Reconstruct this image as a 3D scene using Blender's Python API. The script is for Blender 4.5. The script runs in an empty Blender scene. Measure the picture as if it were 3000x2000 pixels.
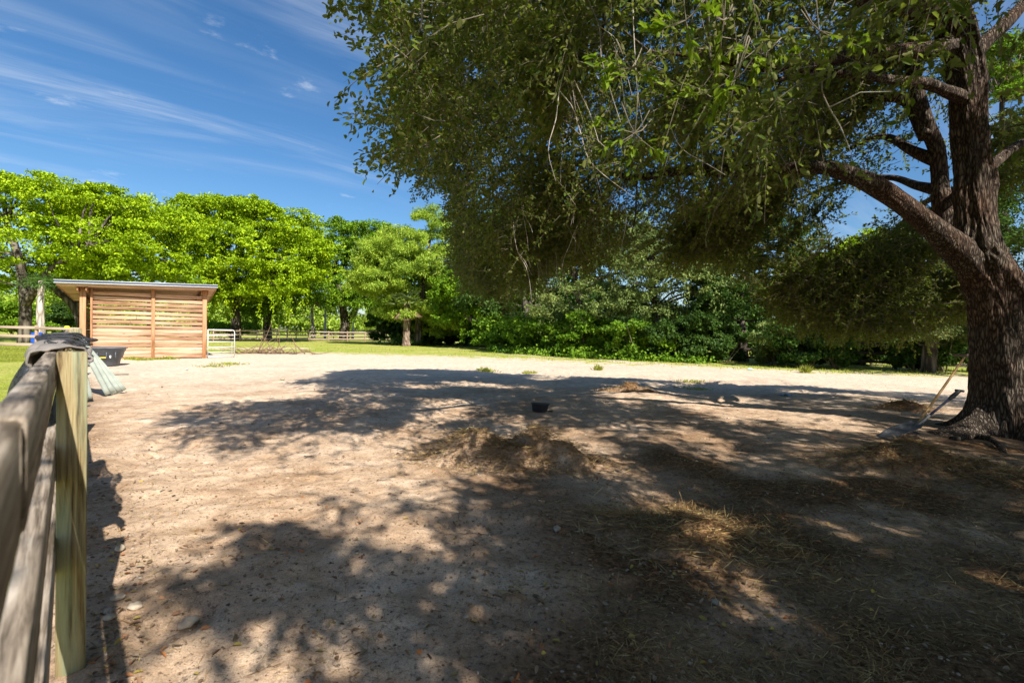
import bpy, math, random
import numpy as np
from mathutils import Matrix, Vector

random.seed(7)
rng = np.random.default_rng(11)
C = bpy.context.scene
COL = C.collection

# ------------------------------------------------------------------ camera
CAMZ = 1.4
FPX = 1417.0                       # focal length in photograph pixels (3000 wide)
PITCH = math.atan(22 / FPX)
ROLL = math.radians(1.1)
_f = np.array([0, math.cos(PITCH), -math.sin(PITCH)])
_u0 = np.array([0, math.sin(PITCH), math.cos(PITCH)])
_r0 = np.array([1.0, 0, 0])
_u = math.cos(ROLL) * _u0 - math.sin(ROLL) * _r0
_r = math.cos(ROLL) * _r0 + math.sin(ROLL) * _u0
CAM = np.array([0, 0, CAMZ])
cd = bpy.data.cameras.new('camera')
cam = bpy.data.objects.new('camera', cd)
COL.objects.link(cam)
cd.sensor_width = 36
cd.lens = 36 * FPX / 3000
cd.clip_start = 0.05
cd.clip_end = 3000
cd.dof.use_dof = True
cd.dof.focus_distance = 9
cd.dof.aperture_fstop = 3.5
cam.matrix_world = Matrix([[_r[0], _u[0], -_f[0], 0], [_r[1], _u[1], -_f[1], 0],
                           [_r[2], _u[2], -_f[2], CAMZ], [0, 0, 0, 1]])
C.camera = cam

# ------------------------------------------------------------------ sun, sky, exposure
SD = np.array([-0.616, 0.927])      # horizontal shadow offset per metre of height
EL = math.atan(1 / np.hypot(*SD))
to_sun = Vector((-SD[0], -SD[1], 1)).normalized()
sl = bpy.data.lights.new('sun', 'SUN')
sl.energy = 5.0
sl.angle = math.radians(0.53)
sl.color = (1.0, 0.955, 0.88)
sun = bpy.data.objects.new('sun', sl)
COL.objects.link(sun)
sun.rotation_euler = to_sun.to_track_quat('Z', 'Y').to_euler()
sun.location = (20, -30, 40)
w = bpy.data.worlds.new('World')
C.world = w
w.use_nodes = True
N = w.node_tree.nodes
Lk = w.node_tree.links
N.clear()
out = N.new('ShaderNodeOutputWorld')
bg = N.new('ShaderNodeBackground')
sky = N.new('ShaderNodeTexSky')
sky.sky_type = 'NISHITA'
sky.sun_disc = False
sky.sun_elevation = EL
sky.sun_rotation = math.atan2(to_sun.x, to_sun.y)
sky.air_density = 1.0
sky.dust_density = 0.9
sky.ozone_density = 3.2
hs = N.new('ShaderNodeHueSaturation')
hs.inputs['Saturation'].default_value = 1.25
tc = N.new('ShaderNodeTexCoord')
sep = N.new('ShaderNodeSeparateXYZ')
Lk.new(tc.outputs['Generated'], sep.inputs[0])


def wm(op, a, b=None):
    n = N.new('ShaderNodeMath')
    n.operation = op
    for i, v in enumerate((a, b)):
        if v is None:
            continue
        if isinstance(v, (int, float)):
            n.inputs[i].default_value = v
        else:
            Lk.new(v, n.inputs[i])
    return n.outputs[0]


dz = wm('ADD', sep.outputs[2], 0.12)
cu = N.new('ShaderNodeCombineXYZ')
Lk.new(wm('DIVIDE', sep.outputs[0], dz), cu.inputs[0])
Lk.new(wm('DIVIDE', sep.outputs[1], dz), cu.inputs[1])


def cloudlayer(rot, sc, nscale, lo, hi, dist, detail=9, rough=0.62, off=(0, 0, 0)):
    m0 = N.new('ShaderNodeMapping')
    m0.inputs['Rotation'].default_value = (0, 0, math.radians(-rot))
    Lk.new(cu.outputs[0], m0.inputs[0])
    mp = N.new('ShaderNodeMapping')
    mp.inputs['Scale'].default_value = sc
    mp.inputs['Location'].default_value = off
    Lk.new(m0.outputs[0], mp.inputs[0])
    nz = N.new('ShaderNodeTexNoise')
    nz.inputs['Scale'].default_value = nscale
    nz.inputs['Detail'].default_value = detail
    nz.inputs['Roughness'].default_value = rough
    nz.inputs['Distortion'].default_value = dist
    Lk.new(mp.outputs[0], nz.inputs['Vector'])
    mr = N.new('ShaderNodeMapRange')
    mr.interpolation_type = 'SMOOTHSTEP'
    mr.inputs['From Min'].default_value = lo
    mr.inputs['From Max'].default_value = hi
    Lk.new(nz.outputs[0], mr.inputs[0])
    return mr.outputs[0]


wisp = cloudlayer(38, (0.42, 2.6, 1), 1.5, 0.40, 0.78, 0.7, off=(0.3, 1.1, 0))
big = cloudlayer(38, (0.45, 1.2, 1), 0.9, 0.38, 0.62, 0.2, detail=3, off=(2.2, 0.6, 0))
puff = cloudlayer(20, (1, 1.4, 1), 3.2, 0.60, 0.74, 0.2, off=(1.0, 4.0, 0))
cm = wm('ADD', wm('MULTIPLY', wm('MULTIPLY', wisp, big), 0.52), wm('MULTIPLY', puff, 0.35))
cm = wm('MINIMUM', cm, 0.8)
mixc = N.new('ShaderNodeMix')
mixc.data_type = 'RGBA'
Lk.new(cm, mixc.inputs[0])
Lk.new(sky.outputs[0], hs.inputs['Color'])
Lk.new(hs.outputs[0], mixc.inputs[6])
mixc.inputs[7].default_value = (6.2, 6.6, 7.2, 1)
Lk.new(mixc.outputs[2], bg.inputs[0])
bg.inputs[1].default_value = 0.084
Lk.new(bg.outputs[0], out.inputs[0])
C.view_settings.view_transform = 'Standard'
C.view_settings.look = 'None'
C.view_settings.exposure = 0.8
C.view_settings.gamma = 1.0
C.cycles.max_bounces = 6
C.cycles.transparent_max_bounces = 12
C.cycles.use_denoising = True


# ------------------------------------------------------------------ projection helpers (photo pixels <-> world)
def proj(P):
    d = np.asarray(P, float) - CAM
    z = d @ _f
    zz = np.where(np.abs(z) < 1e-6, 1e-6, z)
    return 1500 + FPX * (d @ _r) / zz, 1000 - FPX * (d @ _u) / zz, z


def W(px, py, Y):
    """world point on the sight line of (px,py) at world depth Y"""
    d = _f + (px - 1500) / FPX * _r - (py - 1000) / FPX * _u
    return CAM + d * (Y / d[1])


def G(px, py):
    """point of the flat ground seen at px,py"""
    d = _f + (px - 1500) / FPX * _r - (py - 1000) / FPX * _u
    return CAM + d * (-CAMZ / d[2])


def inpoly(x, y, poly):
    x = np.asarray(x, float); y = np.asarray(y, float)
    res = np.zeros(x.shape, bool)
    n = len(poly)
    for i in range(n):
        x1, y1 = poly[i]; x2, y2 = poly[(i + 1) % n]
        c = ((y1 > y) != (y2 > y))
        res ^= c & (x < (x2 - x1) * (y - y1) / ((y2 - y1) or 1e-9) + x1)
    return res


def vnoise(x, y, seed=0):
    x = np.asarray(x, float); y = np.asarray(y, float)
    xi = np.floor(x).astype(np.int64); yi = np.floor(y).astype(np.int64)
    fx = x - xi; fy = y - yi
    fx = fx * fx * (3 - 2 * fx); fy = fy * fy * (3 - 2 * fy)

    def h(a, b):
        v = (a * 374761393 + b * 668265263 + seed * 1442695041) & 0xffffffff
        v = ((v ^ (v >> 13)) * 1274126177) & 0xffffffff
        return ((v ^ (v >> 16)) & 0xffff) / 65535.0
    a = h(xi, yi) * (1 - fx) + h(xi + 1, yi) * fx
    b = h(xi, yi + 1) * (1 - fx) + h(xi + 1, yi + 1) * fx
    return a * (1 - fy) + b * fy - 0.5


def fbm(x, y, seed=0, oct=4):
    s = 0; a = 1.0
    for o in range(oct):
        s = s + a * vnoise(x * 2 ** o, y * 2 ** o, seed + o)
        a *= 0.5
    return s


# ------------------------------------------------------------------ materials
MATS = {}


def newmat(name):
    m = bpy.data.materials.new(name)
    m.use_nodes = True
    nt = m.node_tree
    nt.nodes.clear()
    o = nt.nodes.new('ShaderNodeOutputMaterial')
    p = nt.nodes.new('ShaderNodeBsdfPrincipled')
    nt.links.new(p.outputs[0], o.inputs[0])
    MATS[name] = m
    return m, nt, p, o


def node(nt, typ, **kw):
    n = nt.nodes.new(typ)
    for k, v in kw.items():
        n.inputs[k].default_value = v
    return n


def ramp(nt, fac, stops):
    r = nt.nodes.new('ShaderNodeValToRGB')
    e = r.color_ramp.elements
    while len(e) < len(stops):
        e.new(0.5)
    for el, (p, c) in zip(e, stops):
        el.position = p
        el.color = (*c, 1)
    nt.links.new(fac, r.inputs[0])
    return r.outputs[0]


def noise(nt, vec, scale, detail=5, rough=0.6, dist=0.0):
    n = node(nt, 'ShaderNodeTexNoise', Scale=scale, Detail=detail, Roughness=rough, Distortion=dist)
    if vec is not None:
        nt.links.new(vec, n.inputs['Vector'])
    return n.outputs[0]


def mixcol(nt, fac, a, b, mode='MIX'):
    m = nt.nodes.new('ShaderNodeMix')
    m.data_type = 'RGBA'
    m.blend_type = mode
    for i, v in ((0, fac), (6, a), (7, b)):
        if isinstance(v, (int, float)):
            m.inputs[i].default_value = v
        elif isinstance(v, tuple):
            m.inputs[i].default_value = (*v, 1)
        else:
            nt.links.new(v, m.inputs[i])
    return m.outputs[2]


def objvec(nt, scale=(1, 1, 1)):
    t = nt.nodes.new('ShaderNodeTexCoord')
    m = nt.nodes.new('ShaderNodeMapping')
    m.inputs['Scale'].default_value = scale
    nt.links.new(t.outputs['Object'], m.inputs[0])
    return m.outputs[0]


def bump(nt, p, h, strength, dist):
    b = node(nt, 'ShaderNodeBump', Strength=strength, Distance=dist)
    nt.links.new(h, b.inputs['Height'])
    nt.links.new(b.outputs[0], p.inputs['Normal'])


def m_wood(name, dark, mid, light, axis, rough=0.75, fine=60, knots=True, bscale=0.004, vary=0.35, greens=None):
    m, nt, p, o = newmat(name)
    s = [1.0, 1.0, 1.0]
    s[axis] = 0.06
    v = objvec(nt, tuple(s))
    isl = nt.nodes.new('ShaderNodeNewGeometry').outputs['Random Per Island']
    add = nt.nodes.new('ShaderNodeVectorMath')
    add.operation = 'ADD'
    cx = nt.nodes.new('ShaderNodeCombineXYZ')
    mul = nt.nodes.new('ShaderNodeMath'); mul.operation = 'MULTIPLY'; mul.inputs[1].default_value = 37.0
    nt.links.new(isl, mul.inputs[0])
    for i in range(3):
        nt.links.new(mul.outputs[0], cx.inputs[i])
    nt.links.new(v, add.inputs[0]); nt.links.new(cx.outputs[0], add.inputs[1])
    v = add.outputs[0]
    g1 = noise(nt, v, fine, 6, 0.65, 0.6)
    g2 = noise(nt, v, fine * 0.2, 4, 0.55, 1.4)
    mx = nt.nodes.new('ShaderNodeMath'); mx.operation = 'MULTIPLY_ADD'
    mx.inputs[1].default_value = 0.45
    nt.links.new(g1, mx.inputs[0])
    m2 = nt.nodes.new('ShaderNodeMath'); m2.operation = 'MULTIPLY'; m2.inputs[1].default_value = 0.55
    nt.links.new(g2, m2.inputs[0]); nt.links.new(m2.outputs[0], mx.inputs[2])
    col = ramp(nt, mx.outputs[0], [(0.40, dark), (0.49, mid), (0.60, light)])
    if greens:
        patch = noise(nt, objvec(nt, tuple(3 * q for q in s)), 7, 3)
        pr = ramp(nt, patch, [(0.42, (0, 0, 0)), (0.6, (1, 1, 1))])
        col = mixcol(nt, pr, col, mixcol(nt, 0.5, col, greens))
    iv = ramp(nt, isl, [(0.0, (1 - vary,) * 3), (1.0, (1.0 + vary * 0.4,) * 3)])
    col = mixcol(nt, 1.0, col, iv, 'MULTIPLY')
    if knots:
        kv = [1.0, 1.0, 1.0]; kv[axis] = 0.45
        vo = node(nt, 'ShaderNodeTexVoronoi', Scale=3.6)
        nt.links.new(objvec(nt, tuple(kv)), vo.inputs['Vector'])
        kr = ramp(nt, vo.outputs['Distance'], [(0.03, (1, 1, 1)), (0.085, (0, 0, 0))])
        col = mixcol(nt, kr, col, tuple(c * 0.55 for c in dark))
    nt.links.new(col, p.inputs['Base Color'])
    p.inputs['Roughness'].default_value = rough
    p.inputs['Specular IOR Level'].default_value = 0.25
    bump(nt, p, mx.outputs[0], 0.6, bscale)
    return m


def m_leaf(name, cols, under=None, trans=0.35, tcol=None, rough=0.55, spec=0.18, patchscale=0.5):
    m, nt, p, o = newmat(name)
    geo = nt.nodes.new('ShaderNodeNewGeometry')
    n = len(cols)
    c = ramp(nt, geo.outputs['Random Per Island'], [(i / (n - 1) if n > 1 else 0, q) for i, q in enumerate(cols)])
    pt = noise(nt, objvec(nt), patchscale, 3)
    pr = ramp(nt, pt, [(0.35, (0.72, 0.78, 0.8)), (0.65, (1.15, 1.12, 1.0))])
    c = mixcol(nt, 1.0, c, pr, 'MULTIPLY')
    if under:
        c = mixcol(nt, geo.outputs['Backfacing'], c, under)
    nt.links.new(c, p.inputs['Base Color'])
    p.inputs['Roughness'].default_value = rough
    p.inputs['Specular IOR Level'].default_value = spec
    tr = nt.nodes.new('ShaderNodeBsdfTranslucent')
    if tcol:
        nt.links.new(mixcol(nt, 0.6, c, tcol), tr.inputs[0])
    else:
        nt.links.new(c, tr.inputs[0])
    ms = nt.nodes.new('ShaderNodeMixShader')
    ms.inputs[0].default_value = trans
    nt.links.new(p.outputs[0], ms.inputs[1]); nt.links.new(tr.outputs[0], ms.inputs[2])
    nt.links.new(ms.outputs[0], o.inputs[0])
    return m


def m_plain(name, col, rough=0.6, metal=0.0, var=0.2, scale=8, spec=0.4, bumpd=0.0):
    m, nt, p, o = newmat(name)
    nz = noise(nt, objvec(nt), scale, 6)
    c = ramp(nt, nz, [(0.3, tuple(q * (1 - var) for q in col)), (0.7, tuple(min(1, q * (1 + var)) for q in col))])
    nt.links.new(c, p.inputs['Base Color'])
    p.inputs['Roughness'].default_value = rough
    p.inputs['Metallic'].default_value = metal
    p.inputs['Specular IOR Level'].default_value = spec
    if bumpd:
        bump(nt, p, nz, 0.7, bumpd)
    return m


def m_bark(name, dark, mid, light, scale=9, depth=0.03, red=None):
    m, nt, p, o = newmat(name)
    v = objvec(nt, (1, 1, 0.2))
    nz = node(nt, 'ShaderNodeTexNoise', Scale=9.0, Detail=5)
    nt.links.new(v, nz.inputs['Vector'])
    mixv = mixcol(nt, 0.10, v, nz.outputs['Color'])
    vo = node(nt, 'ShaderNodeTexVoronoi', Scale=scale)
    vo.feature = 'DISTANCE_TO_EDGE'
    nt.links.new(mixv, vo.inputs['Vector'])
    fn = noise(nt, v, scale * 5, 6, 0.7)
    md = nt.nodes.new('ShaderNodeMath'); md.operation = 'MULTIPLY_ADD'; md.inputs[1].default_value = 0.45
    nt.links.new(fn, md.inputs[0])
    ml = nt.nodes.new('ShaderNodeMath'); ml.operation = 'MULTIPLY'; ml.inputs[1].default_value = 1.8
    ml.use_clamp = True
    nt.links.new(vo.outputs['Distance'], ml.inputs[0]); nt.links.new(ml.outputs[0], md.inputs[2])
    c = ramp(nt, md.outputs[0], [(0.25, dark), (0.48, mid), (0.85, light)])
    if red:
        rn = noise(nt, objvec(nt), 0.9, 4)
        rr = ramp(nt, rn, [(0.45, (0, 0, 0)), (0.62, (1, 1, 1))])
        c = mixcol(nt, rr, c, mixcol(nt, 0.6, c, red, 'MULTIPLY'))
    nt.links.new(c, p.inputs['Base Color'])
    p.inputs['Roughness'].default_value = 0.9
    p.inputs['Specular IOR Level'].default_value = 0.15
    bump(nt, p, md.outputs[0], 1.0, depth)
    return m


m_wood('fence_rail_wood', (0.10, 0.075, 0.05), (0.30, 0.24, 0.18), (0.52, 0.44, 0.35), 0, vary=0.1, fine=75, bscale=0.003)
m_wood('fence_post_wood', (0.06, 0.035, 0.014), (0.22, 0.16, 0.072), (0.34, 0.28, 0.15), 2, vary=0.05, fine=85, bscale=0.002, greens=(0.27, 0.34, 0.22))
m_wood('shed_board_wood', (0.24, 0.115, 0.058), (0.46, 0.275, 0.165), (0.62, 0.43, 0.295), 0, fine=22, vary=0.32)
m_wood('shed_post_wood', (0.24, 0.10, 0.042), (0.38, 0.19, 0.09), (0.48, 0.27, 0.145), 2, fine=30, vary=0.12)
m_wood('shed_beam_wood', (0.22, 0.1, 0.045), (0.36, 0.18, 0.085), (0.46, 0.26, 0.13), 1, fine=30, vary=0.15)
m_wood('old_fence_wood', (0.25, 0.16, 0.11), (0.42, 0.31, 0.23), (0.56, 0.45, 0.36), 0, fine=14, knots=False, vary=0.15)
m_wood('old_post_wood', (0.25, 0.15, 0.1), (0.4, 0.27, 0.19), (0.5, 0.38, 0.29), 2, fine=14, knots=False, vary=0.15)
m_wood('dark_and_shaded_wood', (0.05, 0.035, 0.03), (0.09, 0.07, 0.055), (0.14, 0.11, 0.09), 0, fine=14, knots=False)  # shade on the back fences put into the colour; also dark scrap and splits
m_wood('handle_wood', (0.28, 0.15, 0.05), (0.42, 0.25, 0.1), (0.5, 0.33, 0.15), 2, fine=60, knots=False, rough=0.5)
m_bark('oak_bark', (0.024, 0.017, 0.012), (0.078, 0.058, 0.043), (0.19, 0.158, 0.122), 30, 0.028, red=(1.0, 0.62, 0.45))
m_bark('limb_bark', (0.035, 0.03, 0.022), (0.09, 0.078, 0.058), (0.17, 0.155, 0.12), 26, 0.01)
m_bark('far_bark', (0.035, 0.028, 0.02), (0.10, 0.082, 0.062), (0.2, 0.17, 0.135), 3, 0.05)
m_bark('pale_bark', (0.25, 0.2, 0.16), (0.42, 0.36, 0.3), (0.6, 0.54, 0.46), 4, 0.03)
m_bark('palm_bark', (0.09, 0.06, 0.045), (0.24, 0.17, 0.125), (0.38, 0.29, 0.22), 6, 0.03)
m_plain('twig_wood', (0.20, 0.165, 0.12), 0.85)
m_plain('dry_brush', (0.22, 0.14, 0.085), 0.9)
m_leaf('oak_leaf', [(0.03, 0.055, 0.009), (0.05, 0.082, 0.013), (0.085, 0.105, 0.02), (0.085, 0.15, 0.016), (0.17, 0.12, 0.04)], under=(0.17, 0.175, 0.055), trans=0.36, tcol=(0.30, 0.42, 0.02), rough=0.6, spec=0.1)
m_leaf('bright_leaf', [(0.16, 0.26, 0.006), (0.30, 0.44, 0.008), (0.44, 0.56, 0.014)], trans=0.24, tcol=(0.36, 0.55, 0.01), patchscale=0.25)
m_leaf('mid_leaf', [(0.1, 0.2, 0.01), (0.17, 0.30, 0.014), (0.25, 0.38, 0.02)], trans=0.3, tcol=(0.24, 0.42, 0.02), patchscale=0.25)
m_leaf('feather_leaf', [(0.22, 0.34, 0.03), (0.34, 0.47, 0.05), (0.48, 0.56, 0.10)], trans=0.3, tcol=(0.45, 0.6, 0.06), patchscale=0.35)
m_leaf('grey_leaf', [(0.13, 0.19, 0.045), (0.22, 0.29, 0.075), (0.33, 0.38, 0.13)], trans=0.3, patchscale=0.4)
m_leaf('olive_leaf', [(0.06, 0.085, 0.02), (0.1, 0.13, 0.035), (0.16, 0.18, 0.06)], trans=0.28)
m_leaf('dark_leaf', [(0.035, 0.07, 0.015), (0.06, 0.12, 0.022), (0.10, 0.17, 0.03)], trans=0.3, tcol=(0.12, 0.24, 0.02))
m_leaf('vine_leaf', [(0.08, 0.17, 0.012), (0.15, 0.27, 0.016), (0.25, 0.37, 0.03)], trans=0.3, tcol=(0.2, 0.42, 0.03))
m_leaf('sunlit_oak_leaf', [(0.10, 0.16, 0.01), (0.17, 0.25, 0.015), (0.26, 0.32, 0.03)], trans=0.4, tcol=(0.3, 0.48, 0.02))  # brighter version of the oak leaf, sunlight put into the colour
m_leaf('palm_leaf', [(0.16, 0.22, 0.08), (0.24, 0.3, 0.12)], trans=0.25)
m_leaf('dead_frond', [(0.28, 0.18, 0.1), (0.4, 0.27, 0.16)], trans=0.2)
m_leaf('grass_blade', [(0.22, 0.27, 0.03), (0.32, 0.36, 0.05), (0.42, 0.40, 0.10)], trans=0.35, patchscale=0.7)
m_leaf('straw', [(0.19, 0.10, 0.04), (0.34, 0.20, 0.085), (0.46, 0.31, 0.14), (0.13, 0.065, 0.03), (0.62, 0.47, 0.22)], trans=0.1, patchscale=2)
m_leaf('dead_leaf', [(0.13, 0.075, 0.045), (0.27, 0.18, 0.11), (0.35, 0.28, 0.20), (0.40, 0.16, 0.06), (0.20, 0.14, 0.1), (0.45, 0.34, 0.07)], trans=0.12, patchscale=2)
m_plain('pebble', (0.38, 0.30, 0.22), 0.9, var=0.4, scale=30)
m_plain('rock', (0.38, 0.31, 0.23), 0.9, var=0.45, scale=14, bumpd=0.01)
m_plain('white_paint', (0.62, 0.64, 0.65), 0.35, var=0.06)
m_plain('roof_metal', (0.62, 0.66, 0.72), 0.3, metal=0.6, var=0.06)
m_plain('roof_trim', (0.06, 0.075, 0.11), 0.45, var=0.1)
m_plain('black_rubber', (0.035, 0.037, 0.042), 0.55, var=0.25, spec=0.4)
m_plain('tub_plastic', (0.085, 0.095, 0.115), 0.5, var=0.3, scale=5)
m_plain('steel', (0.15, 0.15, 0.15), 0.6, metal=0.4, var=0.5)
m_plain('dark_blue_paint', (0.03, 0.035, 0.07), 0.45)
m_plain('blue_plastic', (0.02, 0.09, 0.45), 0.4)
m_plain('yellow_plastic', (0.75, 0.6, 0.03), 0.4)
m_plain('white_plastic', (0.8, 0.8, 0.78), 0.4, var=0.05)
m_plain('teal_plastic', (0.45, 0.75, 0.72), 0.4, var=0.1)
m_plain('blue_wrapper', (0.25, 0.42, 0.6), 0.4, var=0.1)
m_plain('grey_cloth', (0.21, 0.185, 0.165), 0.95, var=0.25, scale=12, bumpd=0.01)
m_plain('concrete', (0.5, 0.48, 0.45), 0.9)
m_plain('far_wall', (0.45, 0.43, 0.42), 0.9)
m_plain('sheet_metal', (0.36, 0.40, 0.35), 0.45, metal=0.15, var=0.22, scale=3)


def m_net():
    m, nt, p, o = newmat('black_net')
    p.inputs['Base Color'].default_value = (0.02, 0.018, 0.017, 1)
    p.inputs['Roughness'].default_value = 0.7
    v = objvec(nt, (1, 1, 1))
    vo = node(nt, 'ShaderNodeTexVoronoi', Scale=42)
    vo.feature = 'DISTANCE_TO_EDGE'
    nt.links.new(v, vo.inputs['Vector'])
    r = ramp(nt, vo.outputs['Distance'], [(0.05, (1, 1, 1)), (0.3, (0.18, 0.18, 0.18))])
    tr = nt.nodes.new('ShaderNodeBsdfTransparent')
    ms = nt.nodes.new('ShaderNodeMixShader')
    nt.links.new(r, ms.inputs[0]); nt.links.new(tr.outputs[0], ms.inputs[1]); nt.links.new(p.outputs[0], ms.inputs[2])
    nt.links.new(ms.outputs[0], o.inputs[0])


m_net()


def m_ground():
    m, nt, p, o = newmat('dirt_and_grass')
    v = objvec(nt)

    def att(n):
        a = nt.nodes.new('ShaderNodeAttribute')
        a.attribute_name = n
        return a.outputs['Fac']
    n_fine = noise(nt, v, 34, 10, 0.75)
    n_mid = noise(nt, v, 5, 8, 0.65)
    n_big = noise(nt, v, 0.8, 8, 0.68)
    n_grit = noise(nt, v, 150, 4, 0.8)
    sand = ramp(nt, n_mid, [(0.3, (0.49, 0.345, 0.225)), (0.55, (0.68, 0.51, 0.36)), (0.75, (0.78, 0.62, 0.46))])
    brown = ramp(nt, n_mid, [(0.3, (0.22, 0.118, 0.06)), (0.7, (0.46, 0.285, 0.155))])
    bfac = ramp(nt, n_big, [(0.40, (0.08,) * 3), (0.64, (0.78,) * 3)])
    c = mixcol(nt, bfac, sand, brown)
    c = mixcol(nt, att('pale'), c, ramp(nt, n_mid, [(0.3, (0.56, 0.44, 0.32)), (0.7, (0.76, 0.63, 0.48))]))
    # dark crumbs of dry manure and bark lying in the sand
    cr = ramp(nt, n_fine, [(0.40, (1, 1, 1)), (0.455, (0, 0, 0))])
    c = mixcol(nt, cr, c, mixcol(nt, 0.72, c, (0.075, 0.045, 0.03)))
    gt = ramp(nt, n_grit, [(0.38, (0.5,) * 3), (0.5, (1,) * 3), (0.62, (1.35,) * 3)])
    c = mixcol(nt, 0.75, c, gt, 'MULTIPLY')
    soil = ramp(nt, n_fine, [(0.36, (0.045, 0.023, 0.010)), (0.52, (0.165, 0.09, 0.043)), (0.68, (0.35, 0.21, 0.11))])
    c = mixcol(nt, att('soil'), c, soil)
    grass = ramp(nt, noise(nt, v, 2.6, 10, 0.75), [(0.3, (0.155, 0.215, 0.022)), (0.5, (0.31, 0.36, 0.045)), (0.7, (0.46, 0.44, 0.11))])
    grass = mixcol(nt, ramp(nt, noise(nt, v, 0.28, 6, 0.65), [(0.42, (0, 0, 0)), (0.62, (0.65,) * 3)]), grass, (0.50, 0.43, 0.16))
    gb = ramp(nt, noise(nt, v, 30, 4, 0.8), [(0.35, (0.6,) * 3), (0.6, (1.15,) * 3)])
    grass = mixcol(nt, 1.0, grass, gb, 'MULTIPLY')
    # ragged grass edge
    ga = nt.nodes.new('ShaderNodeMath'); ga.operation = 'ADD'
    nt.links.new(att('grass'), ga.inputs[0])
    gn = nt.nodes.new('ShaderNodeMath'); gn.operation = 'MULTIPLY_ADD'
    gn.inputs[1].default_value = 2.4; gn.inputs[2].default_value = -1.2
    nt.links.new(noise(nt, v, 1.1, 8, 0.75), gn.inputs[0])
    nt.links.new(gn.outputs[0], ga.inputs[1])
    gf = ramp(nt, ga.outputs[0], [(0.42, (0,) * 3), (0.58, (1,) * 3)])
    c = mixcol(nt, gf, c, grass)
    nt.links.new(c, p.inputs['Base Color'])
    p.inputs['Roughness'].default_value = 0.95
    p.inputs['Specular IOR Level'].default_value = 0.1
    hsum = nt.nodes.new('ShaderNodeMath'); hsum.operation = 'MULTIPLY_ADD'; hsum.inputs[1].default_value = 0.5
    nt.links.new(n_grit, hsum.inputs[0])
    h2 = nt.nodes.new('ShaderNodeMath'); h2.operation = 'MULTIPLY_ADD'; h2.inputs[1].default_value = 3.0
    nt.links.new(noise(nt, v, 9, 5, 0.6), h2.inputs[0]); nt.links.new(n_fine, h2.inputs[2]); nt.links.new(h2.outputs[0], hsum.inputs[2])
    bump(nt, p, hsum.outputs[0], 0.8, 0.008)
    return m


m_ground()


# ------------------------------------------------------------------ mesh helpers
def mesh_np(name, V, F, mat, parent=None, smooth=False, matidx=None):
    """V (n,3), F list of arrays each (m,k)"""
    me = bpy.data.meshes.new(name)
    V = np.asarray(V, np.float32)
    if isinstance(F, np.ndarray):
        F = [F]
    nl = sum(f.size for f in F); nf = sum(len(f) for f in F)
    me.vertices.add(len(V)); me.loops.add(nl); me.polygons.add(nf)
    me.vertices.foreach_set('co', V.ravel())
    me.loops.foreach_set('vertex_index', np.concatenate([f.ravel() for f in F]).astype(np.int32))
    tot = np.concatenate([np.full(len(f), f.shape[1], np.int32) for f in F])
    st = np.concatenate([[0], np.cumsum(tot)[:-1]]).astype(np.int32)
    me.polygons.foreach_set('loop_start', st)
    me.polygons.foreach_set('loop_total', tot)
    if smooth:
        me.polygons.foreach_set('use_smooth', np.ones(nf, bool))
    me.update(calc_edges=True)
    me.validate()
    me.materials.append(MATS[mat])
    o = bpy.data.objects.new(name, me)
    COL.objects.link(o)
    if parent:
        o.parent = parent
    return o


def tag(o, label=None, cat=None, group=None, kind=None):
    if label: o['label'] = label
    if cat: o['category'] = cat
    if group: o['group'] = group
    if kind: o['kind'] = kind
    return o


def thing(name, label, cat, loc=(0, 0, 0), rz=0.0, group=None):
    o = bpy.data.objects.new(name, None)
    o.empty_display_size = 0.2
    COL.objects.link(o)
    o.location = loc
    o.rotation_euler = (0, 0, rz)
    return tag(o, label, cat, group)


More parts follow.
